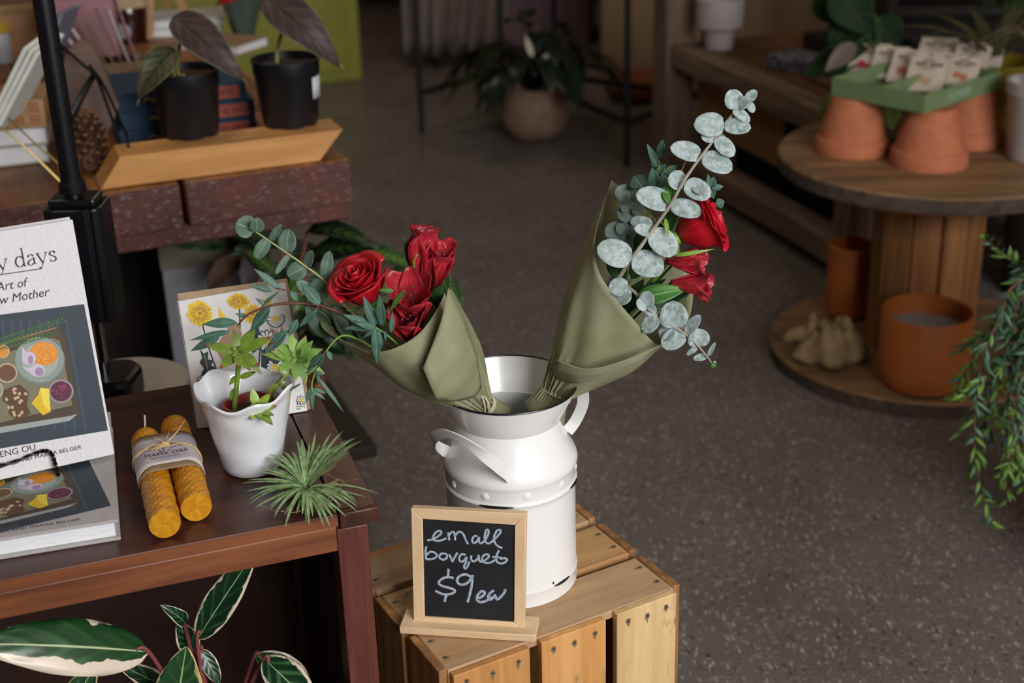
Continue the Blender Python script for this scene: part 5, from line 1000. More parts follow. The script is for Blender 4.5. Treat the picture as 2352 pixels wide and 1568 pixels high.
c_ = atz(30, 170, TZ); t = crate_box('kraft_carton', 'tall kraft carton at the far left behind the brass easel', 'box', (c_.x-.05, c_.y+.1), .18, .14, .10, math.radians(18), MKX)
t = crate_box('kraft_carton', 'wide open kraft carton at the far left top corner, behind the first carton', 'box', (c_.x-.08, c_.y+.32), .26, .16, .12, math.radians(18), mat('brown board', '#6a4a33', .85))
c_ = atz(8, 145, TZ); jt = thing('spice_jar', (c_.x, c_.y, TZ+.001), 'small white jar with a yellow lid band at the left edge of the photo', 'jar'); MB().lathe([(0, 0), (.022, 0), (.024, .004), (.024, .07), (.02, .078), (0, .078)], c_+V((0, 0, .001)), 28).build('jar_body', mat('white jar', '#b6bcc4', .4), jt); MB().lathe([(.0242, .065), (.0255, .066), (.0255, .085), (0, .086)], c_+V((0, 0, .001)), 28).build('lid', mat('yellow lid', '#b59a1e', .5), jt)
c_ = atz(215, 40, TZ); lt = thing('lime_gourd', (c_.x, c_.y, TZ+.0005), 'round lime green gourd behind the fanned cards', 'gourd'); MB().lathe([(0, 0), (.03, .002), (.055, .03), (.06, .06), (.045, .095), (.015, .105), (0, .1)], c_, 40, lambda a, r, z, k: (r*(1+.03*math.cos(a*8)), z)).build('gourd_body', mat('lime rind', '#a3a548', .45, '#8f9438', 30), lt, smooth=80); MB().tube([c_+V((0, 0, .1)), c_+V((.01, -.01, .12)), c_+V((.03, -.02, .13))], .004, 6).build('stem', mat('gourd stem', '#3d6b22', .6), lt)
# ================================================================ under the timber table
ZL = .150
wb0 = aty(383, 700, 2.44); MWB = mat('grey-white carton', '#8f8f96', .7, '#86868e', 20); wb = thing('printed_carton', (wb0.x, wb0.y, ZL), 'grey carton printed with green leaves on the low shelf under the timber table', 'box', math.radians(16))
loc(MB().box(-.0, 0, .0005, .17, .13, .30), 'lower_part', MWB, wb); loc(MB().box(-.003, -.002, .3005, .173, .133, .41), 'lid', mat('taupe carton', '#6f6a5c', .8, '#7a7566', 30), wb)
b = MB(); rr2 = random.Random(9)
for i in range(14): x, z = rr2.uniform(.01, .13), rr2.uniform(.335, .40); a = rr2.uniform(-.5, .5); b.leaf((x, -.0028, z), (x+.035*math.cos(a), -.0028, z+.035*math.sin(a)), (0, -1, 0), .016, 'oval', n=6, m=2)
loc(b, 'printed_leaves', mat('leaf print', '#2f5426', .7), wb, bev=0)
cc = V((-.405, 2.325, ZL+.0005)); cal = thing('calathea_plant', cc, 'calathea with patterned dark green leaves in a terracotta pot under the timber table', 'potted plant')
MTC = mat('terracotta', '#a8603f', .8, '#b36b48', 40, bump=.08, bs=120)
MB().lathe([(0, 0), (.042, 0), (.057, .10), (.064, .10), (.066, .13), (.059, .13), (.053, .10), (0, .095)], cc, 48).build('pot', MTC, cal)
def calm(nm, a, b_, c):
    x = N(nm); tc = x.n('ShaderNodeTexCoord'); sp = x.n('ShaderNodeSeparateXYZ'); x.l(tc.outputs['UV'], sp.inputs[0]); d = x.math('MULTIPLY', x.math('ABSOLUTE', x.math('SUBTRACT', sp.outputs[1], .5)), 2.0)
    w_ = x.math('SINE', x.math('MULTIPLY', x.math('SUBTRACT', sp.outputs[0], x.math('MULTIPLY', d, .25)), 45)); m = x.math('MULTIPLY', x.ramp(w_, [(.3, (0, 0, 0)), (.7, (1, 1, 1))]), x.ramp(d, [(.35, (1, 1, 1)), (.6, (0, 0, 0))]))
    k = x.mix(m, x.ramp(x.noise(x.coord(), 30, 3), [(.35, a), (.65, b_)]), c); k = x.mix(x.ramp(d, [(.03, (1, 1, 1)), (.08, (0, 0, 0))]), k, c); x.col(k); x.p(Roughness=.4); x.bump(w_, .3, .001); return x.m
MC1, MC2, MC3, MC4 = calm('calathea dark', '#142015', '#1e3020', '#3f5a24'), calm('calathea bright', '#1f3a14', '#2c5218', '#5a8028'), mat('calathea underside', '#4a3e42', .5, '#3a3034', 30), mat('dry brown leaf', '#4e3420', .7, '#3a2616', 30)
crown = cc+V((0, 0, .11))
for (bp, y0, tp_, y1, wpx, m_, bd, cu) in (((706, 530), 2.36, (872, 572), 2.28, 46, MC1, .18, .3), ((715, 590), 2.36, (872, 566), 2.30, 66, MC1, .10, .2), ((835, 575), 2.40, (948, 612), 2.36, 44, MC2, .10, .2), ((1015, 640), 2.36, (1058, 716), 2.32, 52, MC2, .1, .2),
      ((722, 735), 2.30, (826, 822), 2.22, 112, MC1, .1, .15), ((672, 632), 2.33, (698, 775), 2.28, 52, MC2, .1, .2), ((604, 585), 2.36, (560, 662), 2.30, 66, MC3, .1, .3), ((548, 590), 2.38, (478, 668), 2.33, 56, MC4, .15, .3), ((570, 580), 2.34, (636, 628), 2.32, 34, MC2, .05, .2),
      ((650, 560), 2.40, (540, 545), 2.36, 50, MC1, .1, .2), ((640, 690), 2.34, (588, 760), 2.30, 60, MC1, .1, .2), ((735, 640), 2.38, (800, 720), 2.34, 90, MC1, .05, .1), ((900, 620), 2.42, (1010, 660), 2.38, 60, MC1, .1, .2), ((640, 600), 2.38, (600, 720), 2.34, 80, MC1, .1, .2), ((740, 600), 2.42, (700, 720), 2.38, 80, MC1, .1, .2), ((600, 560), 2.42, (520, 620), 2.38, 60, MC1, .1, .2), ((760, 700), 2.26, (770, 800), 2.2, 80, MC1, .1, .2), ((720, 560), 2.44, (660, 640), 2.4, 90, MC1, .1, .2), ((690, 700), 2.3, (640, 800), 2.26, 80, MC1, .1, .1)):
    p, q = aty(*bp, y0), aty(*tp_, y1); o = MB().leaf(p, q, TC(p)+V((0, 0, .6)), px(wpx, p), 'oval', bend=bd, cup=cu, n=22, m=8, wave=.03).build('leaf', m_, cal, smooth=80, solid=.0004)
    m3 = (p+crown)/2+V((0, 0, .03)); MB().tube(cat([crown, m3, p], 6), .0028, 6).build('petiole', MPET, o)
# ================================================================ cable spool table and its things (right)
SC = V((.925, 2.965, 0)); MSP = wood('spool plank', '#6e4526', '#a87442', 'Z', 8, .6, .4, c3='#5c3a22', ring=2); MSPD = wood('spool disc', '#5c422c', '#94714c', 'X', 7, .6, .4, c3='#4a3524', knots=3); MSPE = mat('weathered rim', '#54463b', .85, '#3c3028', 40, bump=.5, bs=60, bd=.003)
sp0 = thing('cable_spool_table', SC, 'round wooden cable spool used as a table for the terracotta pots', 'table')
for z0, z1, R_, nm in ((.0, .035, .335, 'bottom_disc'), (.442, .478, .335, 'top_disc')):
    o = MB().lathe([(0, z0), (R_-.004, z0), (R_, z0+.004), (R_, z1-.004), (R_-.004, z1), (0, z1)], SC, 96).build(nm, [MSPD, MSPE], sp0)
    for p in o.data.polygons:
        if abs(p.normal.z) < .5: p.material_index = 1
rr = random.Random(5)
for k in range(12):
    a = -math.pi/2+.22+k*math.pi/6; c = SC+V((.108*math.cos(a), .108*math.sin(a), .2385)); MB().obox(c, V((-math.sin(a), math.cos(a), 0)), V((math.cos(a), math.sin(a), 0)), V((0, 0, 1)), .0285, .010, .2033).build('core_plank', MSP, sp0, bev=.003, smooth=0)
MB().lathe([(.012, .4782), (.020, .4782), (.020, .4815), (.012, .4815)], SC+V((.1, .05, 0)), 20, cap=False).build('bolt_washer', MNAIL, sp0)
ZT = .4785
def tpot(c, lab_, r_=.080, h_=.121):
    t = thing('terracotta_pot', c, lab_, 'flowerpot', group='upturned terracotta pots'); MB().lathe([(r_*.9, .001), (r_, .0), (r_*1.01, .004), (r_*.985, .030), (r_*.955, .033), (r_*.90, .036), (r_*.615, h_-.004), (r_*.585, h_), (r_*.12, h_), (r_*.1, h_-.006), (r_*.5, h_-.007), (r_*.86, .03), (r_*.9, .001)], c, 64, cap=False).build('pot_shell', MTC, t, smooth=35); return t
tpot(V((.749, 2.990, ZT)), 'upturned terracotta pot, leftmost of three on the spool, under the green seed box')
tpot(V((.885, 2.878, ZT)), 'upturned terracotta pot, nearest of three on the spool, under the green seed box')
tpot(V((1.012, 3.03, ZT)), 'upturned terracotta pot, farthest right of three on the spool, half hidden', .078)
# seed box
zb3 = ZT+.1215; a_, b_, c_ = atz(2122, 262, zb3), atz(1902, 222, zb3), atz(2296, 205, zb3); exb = (c_-a_).normalized(); eyb = (b_-a_).normalized(); ang3 = math.atan2(exb.y, exb.x); Wb, Db = (c_-a_).length, (b_-a_).length
exb = V((math.cos(ang3), math.sin(ang3), 0)); eyb = V((-math.sin(ang3), math.cos(ang3), 0))
sbx = thing('seed_box', a_, 'sage green cardboard box of seed packets resting on three upturned pots', 'box', ang3); MSG = mat('sage cardboard', '#667a52', .7, '#6d8159', 20); hb = .040
for q in ((0, 0, Wb, .003), (0, Db-.003, Wb, Db), (0, .003, .003, Db-.003), (Wb-.003, .003, Wb, Db-.003)): loc(MB().box(q[0], q[1], 0.0005, q[2], q[3], hb), 'side', MSG, sbx, bev=.0005)
loc(MB().box(.003, .003, .0005, Wb-.003, Db-.003, .003), 'bottom', MSG, sbx, bev=0); loc(MB().box(.003, Db/2-.001, .003, Wb-.003, Db/2+.001, hb-.004), 'divider', MSG, sbx, bev=0)
text('FLOWERS', .024, lambda x, y: WM[sbx.name]@V((x*.8+.085, -.0006, y+.011)), 'printed_name', mat('pale green ink', '#8fae98', .7), sbx, bold=.0004)
MPK = mat('seed packet paper', '#c9bcae', .8, '#bfb1a2', 30); MPKT = mat('packet ink', '#4b3d30', .8); M_ = WM[sbx.name]
ord_ = 0
names = ['with a red raspberry print, frontmost at left', 'tucked just right of the raspberry one', 'at the near corner of the box', 'directly behind the near corner one', 'in the middle row, right half', 'in the back row, middle', 'at the right end, front', 'at the right end, topmost', 'at the right end, behind the topmost']
for k, (qx, qy, sc) in enumerate(((1996, 146, 1), (2042, 152, .95), (2128, 178, 1), (2086, 160, .95), (2176, 168, .95), (2150, 132, 1), (2212, 172, .8), (2262, 132, 1.0), (2232, 142, .95))):
    up3 = V((.368, .817, .44)).normalized(); xx = V((.912, -.411, 0)); nn = xx.cross(up3); w2, h2 = .040*sc, .058*sc; cen = atz(qx, qy-8, zb3+.034+.001*k); x, y = 0, 0
    W3 = Matrix.Identity(3); cw = cen; t = thing('seed_packet', cen-up3*h2, 'white seed packet '+names[k], 'seed packet', group='seed packets in the green box')
    MB().obox(cw, W3@xx, W3@up3, W3@nn, w2, h2, .0012).build('paper', MPK, t, smooth=0)
    b = MB(); F3 = lambda u, v: cw+W3@xx*(u*w2)+W3@up3*(v*h2)+W3@nn*.0016
    for (u0, v0, u1, v1) in ((-.35, .72, .3, .82), (-.7, .46, -.1, .62), (0, .44, .75, .60), (-.5, .26, .4, .32)): b.flat([F3(u0, v0), F3(u1, v0), F3(u1, v1), F3(u0, v1)])
    b.build('packet_print', MPKT, t, smooth=0); b = MB(); pc_ = ['#a0283a', '#b06a50', '#7a8a50', '#b0907a'][0 if k == 0 else 1+k % 3]
    for q in range(3 if k == 0 else 2): b.flat([F3(-.35+.45*q+.26*math.cos(i*.524), -.30-.15*q+.26*math.sin(i*.524)) for i in range(12)])
    b.build('packet_picture', mat('packet colour '+pc_, pc_, .8), t, smooth=0)
# white pot at right edge, yellow pot behind
c = atz(2372, 372, ZT)+V((.012, .03, .0005)); t = thing('white_planter', c, 'tall white planter at the right edge of the spool table', 'planter'); MWP = mat('matte white glaze', '#a8a09e', .5); MB().lathe([(0, 0), (.052, 0), (.056, .006), (.066, .135), (.07, .14), (.071, .165), (.064, .165), (.05, .02), (0, .015)], c, 56, cap=False).build('planter_shell', MWP, t)
b = MB(); rr2 = random.Random(12)
for i in range(7): a = rr2.uniform(2.2, 4.2) if i < 4 else rr2.uniform(0, 6.28); p = c+V((0, 0, .15)); q = p+V((math.cos(a)*.10, math.sin(a)*.06, .12)); b.tube(cat([p, (p+q)/2+V((0, 0, .04)), q, q+V((math.cos(a)*.08, 0, -.05))], 5), [.003-.00016*k for k in range(16)], 6)
b.build('brown_stems', mat('brown strap leaf', '#4a3c2c', .7), t)
c = V((1.10, 3.16, ZT+.0005)); t = thing('yellow_planter', c, 'mustard yellow planter at the back right of the spool table', 'planter'); MB().lathe([(0, 0), (.06, 0), (.085, .14), (.088, .15), (.08, .15), (.058, .02), (0, .015)], c, 48, cap=False).build('planter_shell', mat('mustard glaze', '#6f5f10', .5), t)
b = MB()
for i in range(9):
    a = i*.7+.3; p = c+V((0, 0, .12)); q = p+V((math.cos(a)*rr2.uniform(.14, .24), math.sin(a)*.14, rr2.uniform(.10, .22))); b.leaf(p, q, V((0, 0, 1)), .035, 'lance', bend=.15, cup=.3, n=10, m=4)
b.build('strap_leaves', mat('olive strap leaf', '#4c4a24', .6, '#3a3a1c', 20), t, solid=.0006)
# broad leaf plant behind the spool
FC = V((.86, 3.20, ZT+.0005)); t = thing('rubber_plant', FC, 'broad-leaved dark green plant behind the terracotta pots', 'potted plant'); MFL = leafm('broad dark leaf', '#0e1c0b', '#172c11', rib='#213519', r=.65, ns=15, veins=7); MFL.node_tree.nodes['Principled BSDF'].inputs['Specular IOR Level'].default_value = .15; MFY = leafm('yellowing leaf', '#5a6420', '#6f7a2c', rib='#8a9040', r=.5, ns=15, veins=7); MFB = mat('grey leaf back', '#5c4f44', .6)
MB().lathe([(0, 0), (.045, 0), (.058, .09), (.062, .1), (.055, .1), (.045, .02), (0, .02)], FC, 40, cap=False).build('pot', mat('dark planter', '#1c1a18', .6), t)
for bp, tp_, y0, wpx, m_ in (((2000, 120), (1843, 172), 3.2, 92, MFL), ((1990, 10), (1905, 118), 3.25, 100, MFL), ((1925, -40), (1990, 80), 3.22, 110, MFL), ((2010, 40), (2060, 120), 3.3, 90, MFL), ((1965, 100), (1895, 165), 3.12, 44, MFB), ((1905, 215), (1912, 335), 3.12, 52, MFY), ((2035, 220), (2050, 300), 3.14, 54, MFY), ((1880, -20), (1935, 60), 3.3, 80, MFL)):
    p, q = aty(*bp, y0), aty(*tp_, y0-.03); o = MB().leaf(p, q, TC(p)+V((0, 0, .3)), px(wpx, p), 'ell', bend=.08, cup=.2, n=18, m=8).build('leaf', m_, t, smooth=80, solid=.0006); MB().tube(cat([FC+V((0, 0, .07)), (p+FC)/2+V((0, 0, .1)), p], 6), .003, 6).build('petiole', MDKG, o)
# things on the lower disc
ZD = .0355; MOR = mat('orange glazed clay', '#a85a22', .55, '#b2642a', 8)
c = V((.868, 2.735, ZD)); t = thing('orange_cup_planter', c, 'large orange clay planter with white gravel on the lower disc of the spool', 'planter')
MB().lathe([(0, 0), (.06, 0), (.082, .008), (.092, .028), (.0945, .05), (.094, .166), (.092, .169), (.089, .166), (.088, .05), (.06, .03), (0, .03)], c, 72, cap=False).build('planter_shell', MOR, t); MB().lathe([(0, .128), (.05, .130), (.0885, .127)], c, 40, lambda a, r, z, k: (r, z+.002*math.sin(a*8+r*90)), cap=False).build('white_gravel', mat('white gravel', '#a39c9c', .9, '#77706c', 200), t)
c = V((.802, 3.128, ZD)); t = thing('orange_cup_planter', c, 'narrow orange clay planter in shade behind the shell planter, left of the spool core', 'planter'); MB().lathe([(0, 0), (.04, 0), (.052, .01), (.055, .03), (.055, .176), (.051, .178), (.05, .03), (0, .02)], c, 56, cap=False).build('planter_shell', MOR, t)
c = V((.700, 2.880, ZD)); t = thing('driftwood_planter', c, 'lumpy cream starfish-shaped planter on the lower disc of the spool', 'planter'); MRK = mat('cream stone', '#a08a62', .85, '#877049', 40, bump=.6, bs=50, bd=.004)
def lump(a, r, z, k):
    s = .5+.5*math.cos(5*a+1.8); g = math.exp(-((z-.018)/.03)**2); rr_ = r*(1+.27*s*g+.06*math.sin(7*a+z*50)+.035*math.sin(12*a-z*70)+.04*math.sin(3*a+2)); return rr_, z+.012*math.sin(3*a+.5)*(z/.08)+.006*math.sin(9*a)*(z > .06)
MB().lathe([(0, .0), (.05, .0), (.066, .012), (.070, .026), (.062, .045), (.052, .066), (.046, .078), (.038, .080), (.032, .07), (.030, .045), (0, .04)], c, 96, lump, cap=False).build('stone_body', MRK, t, smooth=80)
b = MB()
for a, el in ((2.9, .045),): d = V((math.cos(a), math.sin(a), 0)); b.tube(cat([c+d*.05+V((0, 0, el+.01)), c+d*.075+V((0, 0, el+.006)), c+d*.096+V((0, 0, max(.012, el-.006)))], 4), [.018, .018, .017, .016, .015, .014, .013, .011, .006], 12)
b.build('stone_arms', MRK, t, smooth=80)
# ================================================================ weathered bench / rack at right back
MWW = {a: wood('weathered beam', '#57463a', '#8d7663', a, 9, .8, .5, ring=2) for a in 'XYZ'}
B0, B1 = V((.545, 4.40, 0)), V((.865, 3.45, 0)); bd_ = (B1-B0).normalized(); bang = math.atan2(bd_.y, bd_.x)
bn = thing('rustic_rack', B0, 'rustic rack of weathered timber posts and beams behind the cable spool', 'rack', bang); LL = (B1-B0).length
loc(MB().box(-.10, -.045, 0, .0, .055, 1.5), 'post', MWW['Z'], bn, bev=.006); loc(MB().box(LL-.02, -.03, 0, LL+.06, .045, .60), 'post', MWW['Z'], bn, bev=.006)
loc(MB().box(-.10, .55, 0, .0, .65, 1.5), 'post', MWW['Z'], bn, bev=.006); loc(MB().box(LL-.02, .55, 0, LL+.06, .62, 1.5), 'post', MWW['Z'], bn, bev=.006)
loc(MB().box(.0005, -.03, .355, LL-.021, .05, .425), 'upper_beam', MWW['X'], bn, bev=.008); loc(MB().box(.0005, -.03, .03, LL-.021, .05, .105), 'lower_beam', MWW['X'], bn, bev=.008)
loc(MB().box(.0005, .051, .405, LL-.02, .54, .425), 'shelf_board', wood('rack shelf', '#4a2c16', '#6e4624', 'X', 8, .7), bn)
loc(MB().box(.02, .056, .17, .56, .066, .354), 'wall_stand_in', mat('tan board', '#8f6c48', .8), bn, bev=0)  # added tan sheet in place of the wall, which shelf shade would blacken
ZR = .4255
c = V((.655, 4.32, ZR)); t = thing('footed_cup', c, 'white footed cup planter standing on the rustic rack', 'planter'); MB().lathe([(0, 0), (.042, 0), (.046, .05), (.047, .056), (.070, .066), (.072, .075), (.073, .150), (.069, .152), (.066, .08), (0, .075)], c, 56, cap=False).build('cup_shell', mat('matte white ceramic', '#a9a0a2', .6), t)
t = thing('black_tray', (.941, 4.164, ZR), 'black wire tray on the rustic rack behind the white cup', 'tray', bang); b = MB()
for q in ((-.12, 0, .18, .008), (-.12, .2, .18, .208), (-.12, .008, -.112, .2), (.172, .008, .18, .2)): b.box(q[0], q[1], .001, q[2], q[3], .05)
b.box(-.112, .008, .001, .172, .2, .006); loc(b, 'tray_body', mat('black metal', '#0d0d10', .5), t, bev=0)
t = thing('folded_cloth', (.831, 4.021, ZR), 'blue and white patterned folded cloth on the rustic rack', 'cloth', bang+.4); b = MB()
for k in range(3): b.box(-.07+.003*k, -.06, .001+.013*k, .07-.002*k, .06, .012+.013*k)
b.build('cloth_layers', mat('patterned cloth', '#7a7480', .9, '#2f3140', 70, lo=.48, hi=.52), t, world=False, bev=.004, smooth=0)
t = thing('folded_cloth', (.894, 3.832, ZR), 'rust coloured folded cloth on the rack nearest the broad leaves', 'cloth', bang); MB().box(-.07, -.05, .001, .07, .06, .028).build('cloth_layers', mat('rust cloth', '#7a4430', .9, '#8f6a5a', 30), t, world=False, bev=.006, smooth=0)
for k, (x, y, w_) in enumerate(((.16, .13, .30), (.50, .13, .30), (.80, .13, .16))):
    wpt = Matrix.Translation(B0)@Matrix.Rotation(bang, 4, 'Z')@V((x+w_/2-.02, y, 0)); t = crate_box('green_bin', ('dark green plastic bin under the rustic rack, farthest of three', 'dark green plastic bin under the rustic rack, middle of three', 'dark green plastic bin under the rustic rack, nearest the spool')[k], 'bin', (wpt.x, wpt.y), w_-.02, .3, .24, bang, mat('dark green plastic', '#0f201d', .5), z=0)
    loc(MB().box(-w_/2+.006, -.006, .225, w_/2-.006, 0, .24), 'rim', mat('dark green plastic', '#0f201d', .5), t)
# metal frame table with thin legs
A_, B_, C_ = V((-.302, 5.02, 0)), V((.396, 4.53, 0)), V((-.008, 5.365, 0)); D_ = B_+(C_-A_); ft = thing('metal_frame_table', A_, 'tall black metal frame table standing over the peace lily', 'table'); MBM = mat('black iron', '#0b0b0f', .55)
for p in (A_, B_, C_, D_): MB().tube([p, p+V((0, 0, 1.05))], .0105, 8).build('leg', MBM, ft)
for p, q in ((A_, C_), (C_, D_), (D_, B_), (C_, B_)): MB().tube([p+V((0, 0, .145)), q+V((0, 0, .145))], .011, 8).build('rail', MBM, ft)
b = MB(); b.hexa([p+V((0, 0, 1.0505)) for p in (A_, B_, D_, C_)]+[p+V((0, 0, 1.085)) for p in (A_, B_, D_, C_)]); b.build('tabletop', MDRK, ft, smooth=0)
# peace lily
LC = V((.103, 4.90, .0005)); t = thing('peace_lily', LC, 'dark peace lily in a round cream pot under the metal frame table', 'potted plant')
MB().lathe([(0, 0), (.06, .0), (.095, .025), (.116, .065), (.119, .10), (.105, .15), (.082, .178), (.074, .185), (.07, .178), (.09, .14), (.1, .1), (0, .09)], LC, 56, lambda a, r, z, k: (r*(1+.012*math.sin(a*5+z*40)), z), cap=False).build('pot', mat('cream woven clay', '#8f7460', .85, '#7c6250', 30, bump=.4, bs=40, bd=.004), t, smooth=80)
MLL = leafm('peace lily leaf', '#0b160f', '#122318', rib='#1c3322', r=.35, ns=10); rr2 = random.Random(21)
for i in range(46):
    a = i*2.39996; u = rr2.random(); R_ = .12+.26*u; el = rr2.uniform(.10, .34)*(1.1-u*.6); p = LC+V((math.cos(a)*R_*.45, math.sin(a)*R_*.45, .19+el*.7)); q = LC+V((math.cos(a)*R_, math.sin(a)*R_, .17+el*(.9-u*1.0)))
    b = MB(); b.leaf(p, q, V((0, 0, 1))+V((math.cos(a), math.sin(a), 0))*.5, .065, 'ell', bend=.1, cup=.3, n=12, m=4, curl=.15); o = b.build('leaf', MLL, t, smooth=80, solid=.0006)
    MB().tube(cat([LC+V((0, 0, .17)), LC+V((math.cos(a)*R_*.2, math.sin(a)*R_*.2, .17+el*.5)), p], 4), .003, 5).build('petiole', MLL, o)
for (bx, by, tx, ty) in ((1224, 132, 1206, 80), (1242, 150, 1262, 118)): p, q = aty(bx, by, 4.75), aty(tx, ty, 4.73); MB().leaf(p, q, TC(p), .022, 'lance', cup=.5, n=10, m=4).build('white_flower', mat('white spathe', '#cfcaba', .5), t, solid=.0008); 
# lime cabinet, drape, planter, inner wall
MLM = mat('lime paint', '#8f9130', .5, '#868828', 3); cb = thing('lime_cabinet', (-.592, 5.899, 0), 'yellow-green painted cabinet standing at the back left', 'cabinet', math.radians(20))
loc(MB().box(-1.5, 0, .0005, 0, .45, 1.4), 'body', MLM, cb, bev=.004); loc(MB().box(-1.45, -.016, .05, -.06, -.0005, 1.35), 'door', MLM, cb, bev=.004)
b = MB(); rows = []
for i in range(15):
    z = .06+i*.06; rows.append([V((-.42+u*.55/30*(1-.25*(1-i/14)) + .0, 6.05+.035*math.sin(u*1.15+.4*math.sin(i*.4))+.0*i, z)) for u in range(31)])
b.grid(rows); one(b, 'draped_cloth', mat('grey linen', '#7a6d66', .9, '#8a7d76', 8), 'greyish linen cloth hanging in folds behind the metal frame table', 'cloth', solid=.004, smooth=60)
b = MB(); b.grid([[V((.02+u*.012, 6.0+.012*math.sin(u*1.3), .34+i*.08)) for u in range(24)] for i in range(5)]); one(b, 'white_towel', mat('white towel', '#a9a39c', .9), 'small white towel hanging at the top beside the linen cloth', 'cloth', solid=.004, smooth=60)
rk = thing('towel_rail', (-.15, 6.12, 0), 'dark rail stand behind the hanging cloths', 'stand')
for x in (-.3, .22): MB().tube([(x, 6.12, 0), (x, 6.12, 1.0)], .012, 8).build('post', MBM, rk)
MB().tube([(-.45, 6.12, .92), (.34, 6.12, .92)], .010, 8).build('bar', MBM, rk)
c = V((.14, 6.42, 0)); t = crate_box('mauve_planter', 'rectangular mauve planter box on the floor behind the peace lily', 'planter', (.16, 6.45), .46, .32, .30, math.radians(-8), mat('mauve paint', '#7a5c66', .7, '#6b505a', 5), z=0, th=.02)
b = MB()
for i in range(26): a = rr2.uniform(0, 6.28); p = V((.16+rr2.uniform(-.16, .16), 6.6, .22)); q = p+V((rr2.uniform(-.12, .12), rr2.uniform(-.1, .1), rr2.uniform(.15, .3))); b.leaf(p, q, V((0, -1, .3)), .05, 'ell', bend=.1, cup=.2, n=8, m=3)
loc_ = b; tag(b.build('foliage', mat('olive foliage', '#3a4420', .6, '#6a4a24', 20), t, solid=.0008), None, None)
struct(MB().box(.40, 5.75, 0, X1, 5.85, ZC), 'wall_inner', mat('tan inner wall', '#94785a', .85, '#866b4e', 2), smooth=0)
t = thing('floor_cushion', (.56, 5.45, .0005), 'rust brown floor cushion against the tan wall', 'cushion', .3); MB().sph((0, 0, .05), (.17, .13, .049), 28, 12, lambda d: 1/max(.75, (abs(d.x)**3+abs(d.y)**3+abs(d.z)**3)**(1/3))).build('cushion_body', mat('rust fabric', '#7a3f1c', .9, '#6b3516', 12), t, world=False, smooth=80)
dc = thing('backdrop_shelving', (1.28, 4.75, 0), 'dark brown open shelving added behind the spool to darken the right background', 'shelving', math.radians(-3)); MDS = mat('dark backdrop wood', '#1a120e', .7, '#231812', 15)  # made-up shelving, added to keep the right background dark
for z in (.06, .42, .80, 1.25): loc(MB().box(.031, 0, z, 1.269, .4, z+.03), 'shelf', MDS, dc)
for x in (0, 1.27): loc(MB().box(x, 0, 0, x+.03, .42, 1.3), 'side_panel', MDS, dc)
loc(MB().box(.031, .401, 0, 1.269, .42, 1.3), 'back_panel', MDS, dc)
fc = V((1.33, 3.32, .0005)); t = thing('fern', fc, 'dark feathery fern in a tall planter at the top right corner', 'potted plant'); MFN = leafm('fern frond', '#14280c', '#20400f', r=.6, ns=20)
MB().lathe([(0, 0), (.09, 0), (.12, .5), (.125, .5), (.115, .5), (.1, .45), (0, .44)], fc, 40, cap=False).build('pot', MDRK, t)
for i in range(34):
    a = i*2.39996; R_ = rr2.uniform(.16, .34); tip = fc+V((math.cos(a)*R_, math.sin(a)*R_*.8, .50+rr2.uniform(.0, .38))); P = cat([fc+V((0, 0, .45)), fc+V((math.cos(a)*R_*.4, math.sin(a)*R_*.3, .60+rr2.uniform(0, .3))), tip], 8); b = MB(); b.tube(P, .0015, 4)
    for k in range(3, len(P)):
        d = (P[k]-P[k-1]).normalized()
        for s_ in (-1, 1): n_ = d.cross(V((0, 0, 1))).normalized()*s_; b.leaf(P[k], P[k]+n_*.035*(1.15-k/len(P))+d*.012-V((0, 0, .008)), V((0, 0, 1)), .010, 'lance', n=5, m=2)
    b.build('frond', MFN, t, smooth=60, solid=.0004)
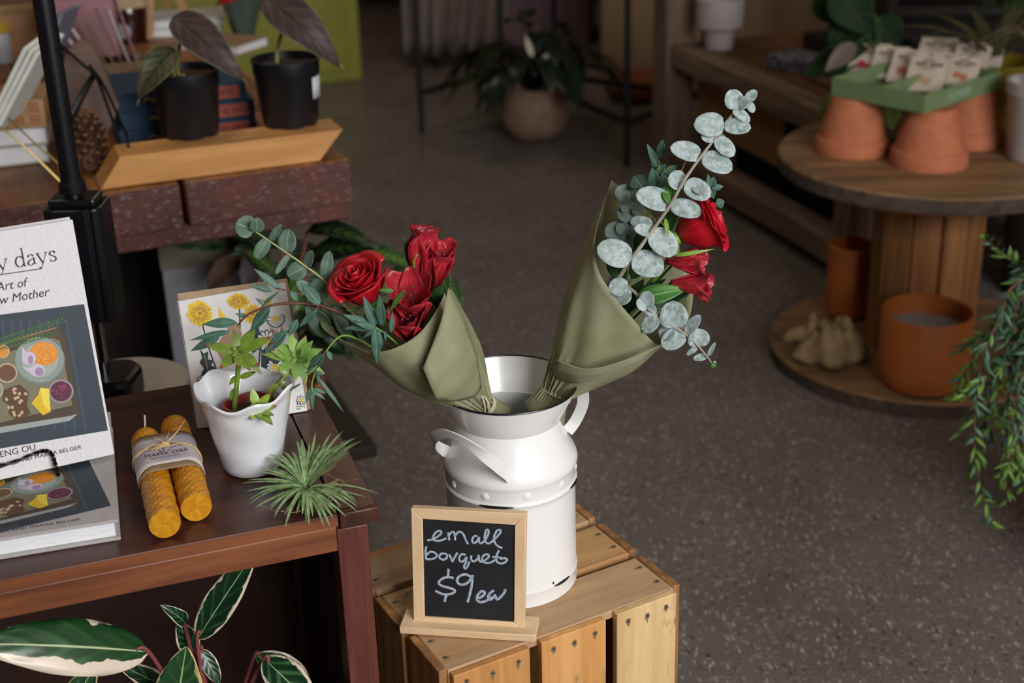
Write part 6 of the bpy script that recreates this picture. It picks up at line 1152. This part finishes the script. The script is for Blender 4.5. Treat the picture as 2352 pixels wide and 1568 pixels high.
# trailing willow-leaved plant at the right edge
tc_ = V((1.03, 1.98, .0005)); t = thing('trailing_plant', tc_, 'trailing plant with narrow grey-green leaves hanging down at the right edge', 'plant'); MTL = leafm('trailing leaf', '#2c4a34', '#3f6148', rib='#56755a', r=.5, ns=40); MTY = leafm('trailing young leaf', '#4a6a24', '#5f8030', rib='#7a9a48', r=.5, ns=40)
MB().lathe([(0, 0), (.11, 0), (.15, .58), (.16, .58), (.16, .62), (.145, .62), (.13, .55), (0, .54)], tc_, 48, cap=False).build('pot', mat('charcoal planter', '#1d1c1c', .6), t)
top_ = tc_+V((0, 0, .58)); rr2 = random.Random(33)
BR_ = [[(2352, 640, 1.95), (2300, 720, 1.90), (2250, 850, 1.87), (2238, 1000, 1.86), (2250, 1110, 1.86), (2285, 1215, 1.86)], [(2360, 650, 2.0), (2290, 745, 1.96), (2225, 840, 1.94), (2185, 920, 1.93)], [(2380, 700, 1.92), (2330, 850, 1.88), (2310, 1000, 1.86), (2312, 1150, 1.86)], [(2380, 720, 1.9), (2352, 900, 1.84), (2330, 1040, 1.82), (2300, 1100, 1.81)],
       [(2375, 650, 2.02), (2310, 790, 1.98), (2270, 900, 1.96), (2200, 1000, 1.95)], [(2400, 640, 2.05), (2330, 600, 2.05), (2262, 548, 2.04)], [(2380, 600, 2.0), (2345, 640, 1.98), (2300, 740, 1.97), (2230, 790, 1.96)], [(2390, 700, 1.88), (2360, 880, 1.84), (2345, 1060, 1.83), (2350, 1120, 1.83)],
       [(2370, 680, 1.98), (2300, 830, 1.94), (2262, 960, 1.92), (2240, 1090, 1.92)], [(2370, 660, 1.93), (2320, 770, 1.90), (2290, 900, 1.89), (2270, 1020, 1.89)], [(2390, 760, 1.86), (2335, 930, 1.83), (2318, 1060, 1.82)], [(2370, 640, 2.06), (2330, 700, 2.04), (2260, 770, 2.02), (2195, 810, 2.0)], [(2400, 690, 1.9), (2372, 850, 1.86), (2360, 1000, 1.85), (2345, 1090, 1.85)],
       [(2395, 660, 1.96), (2348, 800, 1.93), (2325, 900, 1.92), (2300, 990, 1.92)], [(2385, 700, 1.9), (2340, 820, 1.88), (2285, 850, 1.87), (2215, 905, 1.87)]]
for k, L in enumerate(BR_):
    P = cat([top_+V((-.05, -.02, .0)), top_+V((-.12, -.03, .05))]+[aty(*q) for q in L], 7); o = MB().tube(P, [.0022-.0016*i/len(P) for i in range(len(P))], 5).build('branch', MSTR, t); b = MB()
    for i in range(8, len(P)):
        d = (P[i]-P[i-1]).normalized()
        for s_ in range(2):
            v = V((rr2.uniform(-1, 1), rr2.uniform(-1, 1), rr2.uniform(-.7, .4))).normalized(); v = (v-d*v.dot(d)*.3+d*.9).normalized(); p = P[i]+(P[i-1]-P[i])*rr2.random(); l = rr2.uniform(.022, .038)*(1.1-.4*i/len(P)); b.cur = 1 if (i > len(P)*.72 and rr2.random() < .7) or rr2.random() < .15 else 0
            b.leaf(p, p+v*l, TC(p)+V((rr2.uniform(-.8, .8), 0, rr2.uniform(-.5, .8))), rr2.uniform(.0052, .0078), 'lance', cup=.2, bend=.05, n=7, m=2)
    b.build('leaves', [MTL, MTY], o, smooth=60, solid=.0003)
